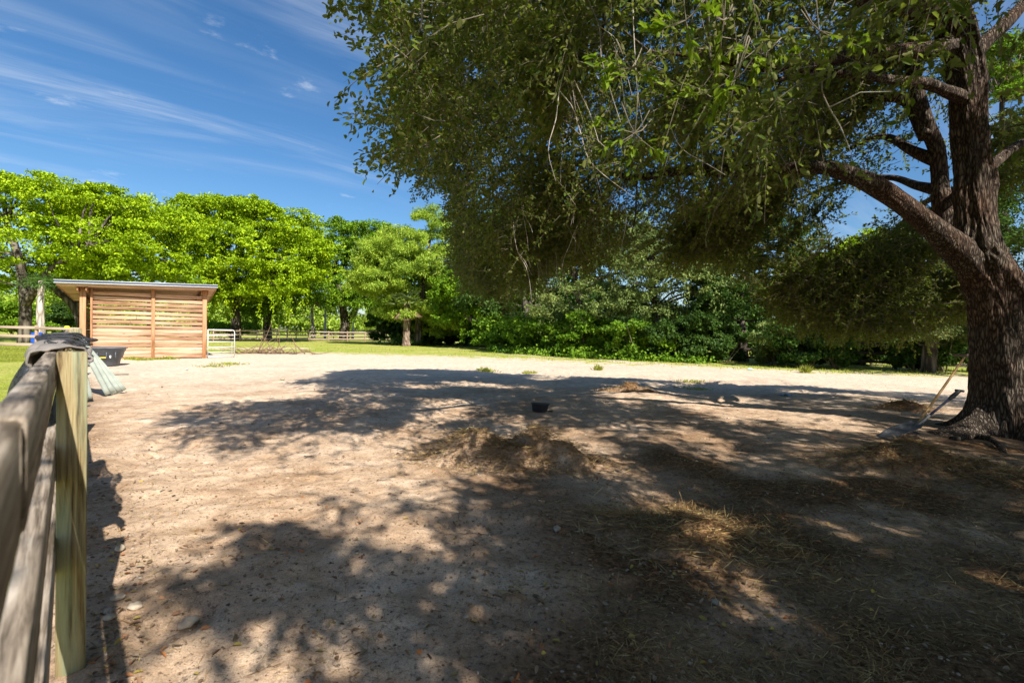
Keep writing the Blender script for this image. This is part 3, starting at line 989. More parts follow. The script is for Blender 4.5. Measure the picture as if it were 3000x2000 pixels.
    for x, y in ((x0 - 0.02, 0), (x1 + 0.02, 0)):
        mb = MB()
        mb.box((x, D / 2 + 0.03, zroof(D / 2) + 0.055), (0.03, D + 1.15, 0.15), R=Rr, bev=0.004)
        tilt(mb.build('barge_board', 'shed_beam_wood', root))
    return L0, e, ang, WID


L0, se, sang, SW = shed()


# ------------------------------------------------------------------ white tube gate
def gate():
    a = np.array([L0[0] + se[0] * (SW + 0.14), L0[1] + se[1] * (SW + 0.14)])
    tip = G(686, 1047)[:2]
    tip = np.array([W(687, 1000, 23.6)[0], 23.6])
    d = tip - a; Lg = float(np.linalg.norm(d))
    root = thing('tube_gate', 'white tubular metal farm gate hung beside the shed', 'gate', (a[0], a[1], 0), math.atan2(d[1], d[0]))
    mb = MB()
    H = 1.33; r = 0.019; rc = 0.13
    P = [(0.0, 0, 0.06), (0.0, 0, H)]
    mb.tube(P, r, 10)
    arc = [(Lg - rc + rc * math.sin(t), 0, H - rc + rc * math.cos(t)) for t in np.linspace(0, math.pi / 2, 7)]
    mb.tube([(0.0, 0, H)] + arc + [(Lg, 0, 0.06)], r, 10)
    mb.tube([(0, 0, 0.06), (Lg, 0, 0.06)], r, 10)
    mb.build('frame', 'white_paint', root, smooth=True)
    for z in (0.27, 0.5, 0.76, 1.06):
        mb = MB(); mb.tube([(0.024, 0, z), (Lg - 0.024, 0, z)], 0.018, 8); mb.build('bar', 'white_paint', root, smooth=True)
    mb = MB(); mb.tube([(Lg * 0.9, -0.002, 0.06), (Lg * 0.9, -0.002, 0.76)], 0.008, 6); mb.build('upright', 'white_paint', root)


gate()


# ------------------------------------------------------------------ far board fences
def board_fence(label, A, B, spacing, H=1.27, mr='old_fence_wood', mp='old_post_wood', rails=(0.0, 0.45, 0.9), th=0.14, group='board fences across the fields'):
    A = np.array(A, float); B = np.array(B, float)
    L = float(np.linalg.norm(B - A)); ang = math.atan2(B[1] - A[1], B[0] - A[0])
    root = thing('board_fence', label, 'fence', (A[0], A[1], 0), ang, group)
    n = int(round(L / spacing))
    for q in rails:
        for k in range(n):
            x0 = k * L / n; x1 = (k + 1) * L / n
            mb = MB(); mb.box((0, 0, 0), (x1 - x0 - 0.01, 0.04, th), bev=0.005)
            o = mb.build('rail', mr, root)
            o.location = ((x0 + x1) / 2, -0.085, H - th / 2 - q + 0.012 * math.sin(k * 2.7 + q * 9)); o.rotation_euler = (0, 0.003 * math.sin(k * 1.9 + q * 5), 0)
    proto = None
    for k in range(n + 1):
        if proto is None:
            mb = MB(); mb.box((0, 0, 0), (0.12, 0.12, H + 0.15), bev=0.008); o = proto = mb.build('post', mp, root)
        else:
            o = proto.copy(); COL.objects.link(o); o.parent = root
        o.location = (k * L / n, 0, (H + 0.1) / 2 - 0.05 + 0.012 * math.sin(k * 4)); o.rotation_euler = (0.01 * math.sin(k * 3), 0.01 * math.cos(k * 5), 0)
    return root


XA = W(100, 1000, 26)[0]
board_fence('brown three rail fence across the grass at far left behind the near fence', (XA - 2.62 * 4, 26.6), (XA + 2.62 * 2.0, 25.9), 2.62, 1.3)
c0 = np.array([-30.4, 54.0]); c1 = np.array([-21.8, 64.0]); cdv = (c1 - c0) / 5
board_fence('sunlit brown three rail fence beyond the gate, ending at the pale feathery tree', c0 - cdv * 5, c0 + cdv * 9, 2.64, 1.25)
board_fence('darker rail fence further back, seen just above the sunlit fence', (-52, 74), (-14, 88), 2.8, 1.5, 'dark_and_shaded_wood', 'dark_and_shaded_wood')
board_fence('dark shaded rail fence running behind the hedge at right', (5.5, 33.0), (24, 21.5), 2.6, 1.3, 'dark_and_shaded_wood', 'dark_and_shaded_wood')


# ------------------------------------------------------------------ generic background vegetation
def trunk_mesh(P, R, mat, parent, name='trunk', sides=14, rough=0.08):
    P, R = resample(P, R, 6)
    R = R * (1 + rough * (rng.random(len(R)) - 0.5))
    mb = MB(); mb.tube(P, R, sides, cap=True)
    return mb.build(name, mat, parent, smooth=True)


def pad_leaves(centers, radii, per, L, Wd, up=0.8, flat=0.35, shape='hex', droop=0.0, clumps=9, cr=0.33):
    """centers (n,3), radii (n,3): foliage pads made of leaf clumps on the outer shell of each pad"""
    n = len(centers)
    K = clumps
    d = rdir(n * K).reshape(n, K, 3)
    d[..., 2] = np.abs(d[..., 2]) * 0.9 - 0.28
    d = unit(d)
    cc = centers[:, None] + d * radii[:, None] * (0.55 + 0.45 * rng.random((n, K, 1)))
    cc = cc.reshape(-1, 3); rr = np.repeat(radii, K, 0) * cr * (0.7 + 0.6 * rng.random((n * K, 1)))
    m = max(1, per // K)
    g_ = rdir(len(cc) * m).reshape(len(cc), m, 3) * rng.random((len(cc), m, 1)) ** 0.4
    g_[..., 2] *= 0.75
    pos = cc[:, None] + g_ * rr[:, None]
    pos = pos.reshape(-1, 3); outw = g_.reshape(-1, 3)
    N_ = unit(outw * 0.7 + np.array([0, 0, up]) + rng.normal(size=outw.shape) * 0.45)
    A = unit(outw * 0.6 + rng.normal(size=outw.shape) * 0.7 + np.array([0, 0, -droop]))
    k = len(pos)
    return leaves(pos, A, N_, L * (0.7 + 0.6 * rng.random(k)), Wd * (0.7 + 0.6 * rng.random(k)), shape)


def profile_pads(prof_top, prof_bot, Yc, thick, n, rad, flat=0.38, edge=0.35):
    """pads spread through an envelope: outline given on the photo at distance Yc, with real thickness"""
    xs = [p[0] for p in prof_top]
    out_c = []; out_r = []
    for k in range(n):
        px = random.uniform(xs[0], xs[-1])
        yt = np.interp(px, xs, [p[1] for p in prof_top]); yb = np.interp(px, [p[0] for p in prof_bot], [p[1] for p in prof_bot])
        r = rad * random.uniform(0.7, 1.25)
        rpx = r * FPX / Yc
        s = random.random() ** (1.0 if random.random() > edge else 3.0)
        mid = 2 * abs((px - xs[0]) / (xs[-1] - xs[0]) - 0.5)
        dep = Yc + thick * random.uniform(-1, 1) * math.sqrt(max(0, 1 - mid ** 2)) * (0.45 + 0.55 * min(1, s * 2.2))
        py = yt + rpx * flat + (yb - yt - rpx * flat * 2) * s
        out_c.append(W(px, py, dep)); out_r.append((r, r, r * flat * random.uniform(0.8, 1.3)))
    return np.array(out_c), np.array(out_r)


def bg_tree(name, label, group, trunks, top, bot, Yc, thick, n, rad, per, L, Wd, mat, bark='far_bark', flat=0.4, shape='hex', up=0.8, droop=0.1, clumps=9, hang=0, edge=0.35, cr=0.27):
    """trunks: list of [(px,py,Y,r)...]"""
    b = trunks[0][0]
    base = G(b[0], 1100) if False else np.array([W(b[0], b[1], b[2])[0], b[2], 0])
    root = thing(name, label, 'tree', base, 0, group)
    Rm = base
    cs, rs = profile_pads(top, bot, Yc, thick, n, rad, flat, edge)
    Vl, Fl = pad_leaves(cs, rs, per, L, Wd, up, flat, shape, droop, clumps, cr)
    mb = MB(); mb.add(Vl - Rm, Fl)
    if hang:      # pendulous strands below the pads
        idx = rng.integers(0, len(cs), hang)
        for q in idx:
            c = cs[q] + np.array([random.uniform(-1, 1) * rs[q][0], random.uniform(-1, 1) * rs[q][0], -rs[q][2] * 0.3])
            ln = random.uniform(0.8, 2.6); m = int(ln * 26)
            tpos = rng.random(m)
            pos = c + np.stack([rng.normal(size=m) * 0.16, rng.normal(size=m) * 0.16, -tpos * ln], 1)
            Vh, Fh = leaves(pos, rng.normal(size=(m, 3)) * 0.5 + np.array([0, 0, -0.8]), rng.normal(size=(m, 3)) + np.array([0, -0.6, 0.5]), L * 0.9, Wd * 0.9, shape)
            mb.add(Vh - Rm, Fh)
    mb.build('crown', mat, root)
    skel = []
    for tr in trunks:
        P = [W(px, py, y) for px, py, y, r in tr]; R = [r for *_, r in tr]
        P = np.array(P)
        if tr is trunks[0]:
            P[0][2] = -0.2
        trunk_mesh(P - Rm, R, bark, root, 'trunk' if tr is trunks[0] else 'limb')
        skel.append(resample(P, R, 4)[0])
    sk = np.concatenate(skel)
    mb = MB()     # boughs out to the pads
    sel = rng.permutation(len(cs))[:min(len(cs), 46)]
    for q in sel:
        c = cs[q]
        dd = np.linalg.norm(sk - c, axis=1) + 1.2 * np.maximum(0, sk[:, 2] - c[2])
        s = sk[np.argmin(dd)]
        mid = (s + c) / 2 + np.array([0, 0, 0.12 * np.linalg.norm(c - s)]) + rng.normal(size=3) * 0.25
        ln = float(np.linalg.norm(c - s))
        mb.tube(np.array([s, mid, c]) - Rm, [0.03 + 0.012 * ln, 0.03 + 0.006 * ln, 0.02], 6, cap=False, sub=4)
    mb.build('boughs', bark, root, smooth=True)
    return root


GT = 'broad green trees behind the shed and fences'
bg_tree('shade_tree', 'tallest broad bright green tree rising at the far left edge', GT,
        [[(70, 985, 37, 0.42), (75, 900, 37, 0.36), (60, 780, 37, 0.3), (20, 650, 37, 0.2)], [(70, 900, 37, 0.3), (140, 800, 36, 0.22), (260, 720, 35, 0.12)]],
        [(-330, 560), (-200, 500), (-60, 490), (30, 500), (80, 512), (170, 508), (250, 520), (330, 548), (410, 575)],
        [(-330, 860), (0, 880), (200, 850), (410, 820)], 38, 5.5, 135, 1.9, 520, 0.19, 0.125, 'bright_leaf', hang=90, cr=0.25)
bg_tree('shade_tree', 'bright green tree directly behind the shed roof with a bent grey trunk', GT,
        [[(262, 985, 41, 0.5), (226, 905, 41, 0.42), (166, 845, 41, 0.33), (145, 800, 41, 0.26), (160, 720, 41, 0.16)], [(226, 905, 41, 0.35), (330, 790, 42, 0.25), (400, 700, 42, 0.15)]],
        [(180, 600), (300, 560), (380, 570), (440, 575), (500, 600), (560, 640)],
        [(180, 860), (400, 900), (560, 880)], 43, 5.0, 90, 2.0, 480, 0.22, 0.14, 'bright_leaf', hang=120)
bg_tree('shade_tree', 'large domed bright green tree between the shed and the utility pole', GT,
        [[(690, 992, 58, 0.62), (692, 930, 58, 0.5), (680, 860, 58, 0.42), (690, 760, 58, 0.25)], [(690, 900, 58, 0.4), (770, 790, 58, 0.28), (830, 700, 58, 0.15)], [(690, 900, 58, 0.4), (610, 800, 56, 0.3), (570, 700, 55, 0.15)]],
        [(525, 640), (532, 572), (600, 568), (680, 574), (740, 580), (800, 584), (860, 596), (900, 630), (940, 700)],
        [(525, 900), (600, 905), (700, 900), (800, 895), (880, 860), (940, 820)], 55, 7.5, 165, 2.4, 560, 0.25, 0.155, 'bright_leaf', hang=260, cr=0.25)
bg_tree('shade_tree', 'dark trunked green tree with hanging foliage right of the domed tree', GT,
        [[(785, 992, 62, 0.55), (783, 930, 62, 0.45), (800, 850, 62, 0.3), (830, 760, 62, 0.18)]],
        [(730, 760), (800, 700), (870, 680), (930, 700)],
        [(730, 930), (800, 950), (930, 900)], 64, 4, 40, 2.2, 420, 0.27, 0.16, 'mid_leaf', hang=150)
bg_tree('shade_tree', 'open crowned green tree with forked dark trunk left of the feathery tree', GT,
        [[(1008, 998, 68, 0.75), (1010, 940, 68, 0.6), (1000, 880, 68, 0.45), (980, 780, 68, 0.28)], [(1015, 960, 68, 0.5), (1045, 900, 68, 0.36), (1090, 800, 68, 0.2)]],
        [(915, 760), (940, 660), (960, 632), (1000, 640), (1040, 625), (1060, 655), (1110, 635), (1150, 645), (1180, 720)],
        [(915, 880), (1000, 925), (1100, 930), (1180, 900)], 70, 7, 95, 2.6, 460, 0.29, 0.185, 'mid_leaf', hang=60, edge=0.2)

# feathery pale tree and the palm standing in front of it
bg_tree('feathery_tree', 'pale yellow green feathery tree standing on the grass in the centre', None,
        [[(1222, 1012, 50, 0.4), (1232, 900, 50, 0.33), (1250, 780, 50, 0.22), (1262, 680, 50, 0.1)], [(1232, 900, 50, 0.25), (1140, 800, 50, 0.16), (1120, 720, 50, 0.08)], [(1228, 940, 50, 0.25), (1300, 860, 49, 0.14), (1320, 780, 49, 0.08)]],
        [(1048, 790), (1080, 700), (1120, 665), (1160, 655), (1195, 690), (1220, 630), (1250, 592), (1290, 600), (1312, 670), (1340, 740), (1360, 830)],
        [(1048, 870), (1100, 930), (1150, 960), (1210, 950), (1270, 1010), (1320, 1000), (1352, 940)], 50, 4.0, 170, 1.2, 900, 0.36, 0.075, 'feather_leaf',
        bark='far_bark', flat=0.62, shape='quad', up=1.2, droop=0.15, clumps=11, edge=0.15, cr=0.34)


def palm():
    b = G(1190, 1014)
    root = thing('palm_tree', 'palm with straight brown trunk in front of the feathery tree', 'tree', (b[0], b[1], 0))
    trunk_mesh(np.array([(0, 0, -0.1), (0, 0, 0.5), (0.02, 0, 2.2), (0, 0, 4.2)]), [0.55, 0.34, 0.32, 0.28], 'palm_bark', root, rough=0.25)
    V = MB(); D_ = MB()
    for k in range(34):
        a = k * 2.4; el = random.uniform(-0.5, 1.2); dead = el < 0.0
        d = np.array([math.cos(a), math.sin(a), 0])
        o = np.array([0, 0, 4.3 + 0.2 * max(0, el)])
        L = random.uniform(0.5, 1.3)
        tip = o + d * L * math.cos(el) + np.array([0, 0, L * math.sin(el) - (0.7 if dead else 0.2)])
        m = 26
        fan = np.linspace(-1.1, 1.1, m)
        side = np.cross(d, [0, 0, 1])
        A = np.array([math.cos(q) * unit(tip - o) + math.sin(q) * side + np.array([0, 0, -0.25 * abs(q)]) for q in fan])
        Vv, Ff = leaves(np.repeat(tip[None], m, 0), A, np.tile([0.1, 0.1, 1.0], (m, 1)), 0.9, 0.09, 'quad')
        (D_ if dead else V).add(Vv, Ff)
        (D_ if dead else V).tube([o, (o + tip) / 2 + np.array([0, 0, 0.1]), tip], 0.02, 4)
    V.build('fronds', 'palm_leaf', root); D_.build('dead_fronds', 'dead_frond', root)


palm()

GR = 'trees in the belt behind the paddock at right'
bg_tree('belt_tree', 'green tree with dark trunk leaning left at the edge of the tree belt', GR,
        [[(1455, 1020, 44, 0.42), (1420, 965, 44, 0.36), (1370, 925, 44, 0.28), (1330, 880, 44, 0.18)]],
        [(1300, 800), (1360, 700), (1430, 680), (1500, 700), (1560, 740)], [(1300, 960), (1400, 980), (1560, 1000)], 46, 4, 70, 1.5, 340, 0.26, 0.14, 'mid_leaf', flat=0.7, hang=60)
bg_tree('belt_tree', 'tall dark green tree filling the belt beside the leaning trunk', GR,
        [[(1560, 1030, 42, 0.4), (1540, 900, 42, 0.3), (1530, 750, 42, 0.15)]],
        [(1380, 660), (1450, 600), (1550, 560), (1650, 590), (1740, 640)], [(1380, 960), (1550, 990), (1740, 1000)], 44, 4.5, 90, 1.7, 320, 0.27, 0.15, 'dark_leaf', flat=0.7)
bg_tree('belt_tree', 'grey green tree with pale lit foliage in the middle of the belt', GR,
        [[(1720, 1040, 34, 0.36), (1700, 900, 34, 0.26), (1680, 780, 34, 0.14)]],
        [(1560, 760), (1640, 660), (1740, 590), (1840, 600), (1920, 700)], [(1560, 960), (1740, 990), (1920, 970)], 33, 3.5, 85, 1.2, 420, 0.17, 0.08, 'grey_leaf', flat=0.7, hang=60)
bg_tree('belt_tree', 'second grey green tree with tangled pale twigs right of the first', GR,
        [[(1930, 1045, 31, 0.33), (1920, 900, 31, 0.24), (1900, 760, 31, 0.12)]],
        [(1800, 720), (1880, 620), (1980, 580), (2080, 600), (2150, 700)], [(1800, 960), (1980, 990), (2150, 970)], 30, 3, 80, 1.1, 420, 0.16, 0.08, 'grey_leaf', flat=0.7, hang=60)
bg_tree('belt_tree', 'dark green tree over the gap in the hedge', GR,
        [[(2180, 1055, 29, 0.3), (2170, 900, 29, 0.22), (2180, 760, 29, 0.12)]],
        [(2040, 720), (2120, 630), (2220, 600), (2320, 640), (2400, 740)], [(2040, 960), (2220, 980), (2400, 960)], 29, 3, 80, 1.1, 400, 0.17, 0.09, 'dark_leaf', flat=0.7)
bg_tree('belt_tree', 'sunlit yellow green tree behind the low limb of the oak', GR,
        [[(2480, 1060, 28, 0.3), (2470, 930, 28, 0.22), (2480, 800, 28, 0.12)]],
        [(2360, 800), (2420, 730), (2500, 700), (2560, 650), (2640, 670), (2700, 740)], [(2360, 980), (2520, 1000), (2700, 980)], 27, 3, 90, 1.0, 420, 0.16, 0.09, 'bright_leaf', flat=0.7)
bg_tree('belt_tree', 'tall olive green tree directly behind the oak trunk', GR,
        [[(2720, 1085, 22, 0.3), (2730, 900, 22, 0.22), (2740, 700, 22, 0.12)]],
        [(2560, 760), (2640, 660), (2720, 600), (2820, 560), (2900, 560)], [(2560, 990), (2740, 1040), (2900, 1040)], 22, 2.6, 90, 0.9, 420, 0.13, 0.07, 'olive_leaf', flat=0.7)
bg_tree('belt_tree', 'tall green tree at the right frame edge beyond the oak', GR,
        [[(3060, 1100, 19, 0.34), (3050, 800, 19, 0.26), (3040, 500, 19, 0.14)]],
        [(2880, 480), (2920, 400), (2990, 330), (3100, 280), (3300, 330)], [(2880, 1050), (3100, 1060), (3300, 1060)], 20, 2.6, 110, 0.9, 420, 0.12, 0.06, 'dark_leaf', flat=0.7, hang=60)
bg_tree('belt_tree', 'small leafy treetop against the sky right of the upper trunk', GR,
        [[(2960, 1100, 26, 0.3), (2940, 700, 26, 0.24), (2935, 300, 26, 0.1)]],
        [(2870, 170), (2900, 120), (2950, 90), (3010, 110), (3060, 150)], [(2870, 250), (2950, 330), (3060, 300)], 26, 1.8, 34, 0.9, 420, 0.14, 0.08, 'mid_leaf', flat=0.7)


# shrubs of the hedge line
def shrub(label, px, ybase, h, wd, mat, L, per, n=16, group='shrubs along the hedge line', name='shrub', cr=0.4):
    b = G(px, ybase)
    root = thing(name, label, 'shrub', (b[0], b[1], 0), 0, group)
    n = int(n)
    cs = np.array([(random.gauss(0, wd * 0.33), random.gauss(0.5, wd * 0.22), h * random.uniform(0.08, 0.88)) for _ in range(n)])
    rs = np.array([(wd * 0.3, wd * 0.3, h * 0.17)] * n) * (0.7 + 0.6 * rng.random((n, 1)))
    rs = np.minimum(rs, np.maximum(cs[:, 2:3] * 1.0, 0.15))
    Vl, Fl = pad_leaves(cs, rs, per, L, L * 0.55, 0.5, 0.6, 'hex', 0.1, 8, cr)
    Vl[:, 2] = np.maximum(Vl[:, 2], 0.01 + 0.03 * rng.random(len(Vl)))
    mb = MB(); mb.add(Vl, Fl); mb.build('foliage', mat, root)
    mb = MB()
    for q in range(min(n, 9)):
        c = cs[q]
        mb.tube([(c[0] * 0.2, c[1] * 0.2 + 0.2, -0.05), (c[0] * 0.6, c[1] * 0.6 + 0.1, c[2] * 0.5), c], [0.03, 0.022, 0.008], 5, sub=3)
    mb.build('stems', 'twig_wood', root)


SH = [
    (1150, 1006, 4.5, 5, 'dark_leaf', 'dark shrub behind the palm trunk'),
    (1300, 1008, 3.2, 5, 'dark_leaf', 'dark shrub right of the palm trunk'),
    (1395, 1013, 3.0, 4, 'dark_leaf', 'dark shrub in front of the leaning trunk'),
    (1480, 1026, 2.6, 3.2, 'vine_leaf', 'leafy green shrub where the hedge line starts'),
    (1560, 1034, 3.0, 3.2, 'vine_leaf', 'vine covered green shrub second along the hedge line'),
    (1640, 1040, 2.6, 3.0, 'vine_leaf', 'vine covered shrub below the dark green tree'),
    (1720, 1046, 2.9, 2.8, 'vine_leaf', 'vine covered shrub below the grey green tree'),
    (1800, 1050, 2.2, 2.6, 'vine_leaf', 'lower green shrub right of the grey green tree'),
    (1880, 1055, 2.7, 2.6, 'vine_leaf', 'bright low leafy shrub in the middle of the hedge'),
    (1960, 1058, 2.2, 2.4, 'dark_leaf', 'dark dense shrub in the middle of the hedge'),
    (2040, 1061, 2.8, 2.4, 'dark_leaf', 'dark dense shrub just left of the hedge gap'),
    (2120, 1063, 2.4, 2.2, 'dark_leaf', 'dark shrub bordering the hedge gap on its left'),
    (2280, 1070, 2.4, 2.0, 'grey_leaf', 'greyish shrub bordering the hedge gap on its right'),
    (2370, 1078, 2.2, 1.9, 'dark_leaf', 'dark shrub below the sunlit yellow green tree'),
    (2470, 1082, 2.0, 1.7, 'dark_leaf', 'dark low shrub left of the bright see-through opening'),
    (2570, 1072, 2.0, 1.5, 'dark_leaf', 'dark shrub beside the see-through opening'),
    (2690, 1088, 2.3, 1.6, 'dark_leaf', 'dark shrub nearest the wooden handle and oak trunk'),
    (2780, 1090, 2.3, 1.6, 'dark_leaf', 'dark shrub partly hidden by the oak trunk'),
]
for px, yb, h, wd, mt, lb in SH:
    Yd = G(px, yb)[1]
    shrub(lb, px, yb, h, wd, mt, 0.006 * Yd + 0.02, 620 if Yd < 36 else 420, 18)
for px, yb, h, wd, mt, lb in [(30, 985, 4.2, 5, 'mid_leaf', 'low leafy shrub beyond the left fence at the frame edge'),
                              (160, 984, 4.0, 4, 'dark_leaf', 'dark shrub beyond the left fence beside the shed post'),
                              (640, 990, 2.4, 5, 'mid_leaf', 'green shrub between fence and domed tree trunk'),
                              (1095, 985, 6, 8, 'grey_leaf', 'rounded pale shrub behind the far fence left of the palm')]:
    shrub(lb, px, yb, h, wd, mt, 0.3, 500, 18, 'shrubs beyond the far fences')

# low vines in the grass at the foot of the hedge
pos = []
for k in range(5200):
    px = random.uniform(1440, 2060); yb = np.interp(px, [1440, 1700, 2060], [1031, 1049, 1064]) + abs(random.gauss(0, 1)) * -2.5
    b = G(px, yb); pos.append((b[0] + random.gauss(0, .3), b[1] + random.gauss(0, .5), abs(random.gauss(0, 1)) * 0.22))
pos = np.array(pos); n = len(pos)
Vv, Ff = leaves(pos, rdir(n), rdir(n) * 0.5 + np.array([0, -0.4, 1]), 0.2, 0.13)
o = mesh_np('vine_cover', Vv, Ff, 'vine_leaf'); tag(o, 'low bright green vines sprawling at the foot of the hedge', 'vines', kind='stuff')


# far wood closing the horizon
def far_wood(label, x0, x1, Yd, hmin, hmax, mat, n, seed):
    pos = []
    cs = []; rs = []
    for k in range(n):
        x = random.uniform(x0, x1)
        hh = hmin + (hmax - hmin) * (0.5 + fbm(np.array([x * 0.06]), np.array([seed * 1.0]), seed, 3)[0])
        z = hh * random.uniform(0.05, 1)
        cs.append((x, Yd + random.uniform(-5, 5), z)); rs.append((2.6, 2.6, 1.5))
    Vl, Fl = pad_leaves(np.array(cs), np.array(rs), 130, 0.62, 0.4, 0.6, 0.5, 'quad', 0.1, 8, 0.4)
    o = mesh_np('distant_wood', Vl, Fl, mat)
    tag(o, label, 'wood', kind='stuff')


far_wood('distant bright green wood beyond the far fences', -125, 0, 112, 7, 11, 'feather_leaf', 620, 3)
far_wood('distant mid green wood at left behind the shade trees', -190, -60, 135, 10, 20, 'mid_leaf', 620, 9)
far_wood('deep green wood behind the hedge on the right', -12, 52, 56, 4, 10, 'dark_leaf', 380, 5)


# poles in the distance
def pole(label, px, ytop, Yd, r, box=False):
    z = W(px, ytop, Yd)[2]; x = W(px, 980, Yd)[0]
    root = thing('utility_pole', label, 'pole', (x, Yd, 0), 0, 'pale poles beyond the far fence')
    mb = MB(); mb.tube([(0, 0, -0.2), (0.03, 0, z * 0.5), (0.0, 0, z)], [r, r * 0.9, r * 0.75], 10, sub=4); mb.build('shaft', 'concrete', root, smooth=True)
    if box:
        mb = MB(); mb.box((0, 0, z + 0.1), (1.9, 0.5, 0.16), bev=0.02); mb.build('crossarm', 'white_paint', root)
        for dx in (-0.65, 0.65):
            mb = MB(); mb.box((dx, -0.3, z - 0.35), (0.75, 0.55, 0.65), bev=0.08); mb.build('transformer', 'white_paint', root)


pole('pale pole with white transformer boxes at its top beyond the fence', 952, 890, 78, 0.2, True)
pole('thin pale pole right of the forked dark trunk', 1034, 900, 80, 0.16)


def snag():
    x = W(918, 980, 74)[0]
    root = thing('bare_tree', 'slim pale trunked tree left of the transformer pole', 'tree', (x, 74, 0))
    trunk_mesh(np.array([(0, 0, -0.2), (-0.1, 0, 2), (-0.25, 0, 4.5), (0.1, 0, 6.4)]), [0.32, 0.24, 0.2, 0.12], 'pale_bark', root)
    cs = np.array([(random.gauss(0.2, 1.2), random.gauss(0, 1), random.uniform(5.2, 8.2)) for _ in range(12)])
    Vl, Fl = pad_leaves(cs, np.array([(1.2, 1.2, 0.6)] * 12), 200, 0.3, 0.16, 0.6, 0.5, 'hex', 0.2, 7, 0.4)
    mb = MB(); mb.add(Vl, Fl); mb.build('crown', 'dead_frond', root)


snag()
x = W(120, 985, 33)
root = thing('palm_tree', 'slim palm trunk standing behind the left fence', 'tree', (x[0], 33, 0))
trunk_mesh(np.array([(0, 0, -0.2), (0, 0, 1.0), (-0.05, 0, 2.4), (0.02, 0, 4.4)]), [0.28, 0.22, 0.2, 0.17], 'pale_bark', root, rough=0.25)
Vl, Fl = pad_leaves(np.array([(0, 0, 4.5), (0.4, 0, 4.3), (-0.4, 0, 4.3)]), np.array([(0.8, 0.8, 0.4)] * 3), 140, 0.5, 0.06, 0.3, 0.5, 'quad', 0.5, 8, 0.5)
mb = MB(); mb.add(Vl, Fl); mb.build('fronds', 'dark_leaf', root)
for px, lb in ((108, 'blue barrel standing in the shade behind the left fence post'), (198, 'blue barrel behind the left fence nearest the shed')):
    p = W(px, 985, 31)
    root = thing('barrel', lb, 'barrel', (p[0], 31, 0), 0, 'blue barrels behind the left fence')
    mb = MB(); mb.lathe([(0.001, 0.0), (0.26, 0.0), (0.29, 0.05), (0.29, 0.28), (0.305, 0.3), (0.29, 0.32), (0.29, 0.58), (0.305, 0.6), (0.29, 0.62), (0.28, 0.85), (0.26, 0.88), (0.001, 0.88)], 20)
    mb.build('drum', 'blue_plastic', root, smooth=True)
    mb = MB(); mb.lathe([(0.265, 0.88), (0.27, 0.91), (0.001, 0.92)], 20); mb.build('lid', 'blue_plastic', root)


# ------------------------------------------------------------------ the big oak
TB = np.array([7.8, 7.5, 0.0])
oak = thing('oak_tree', 'huge live oak at right whose dark drooping crown overhangs the paddock', 'tree', TB)


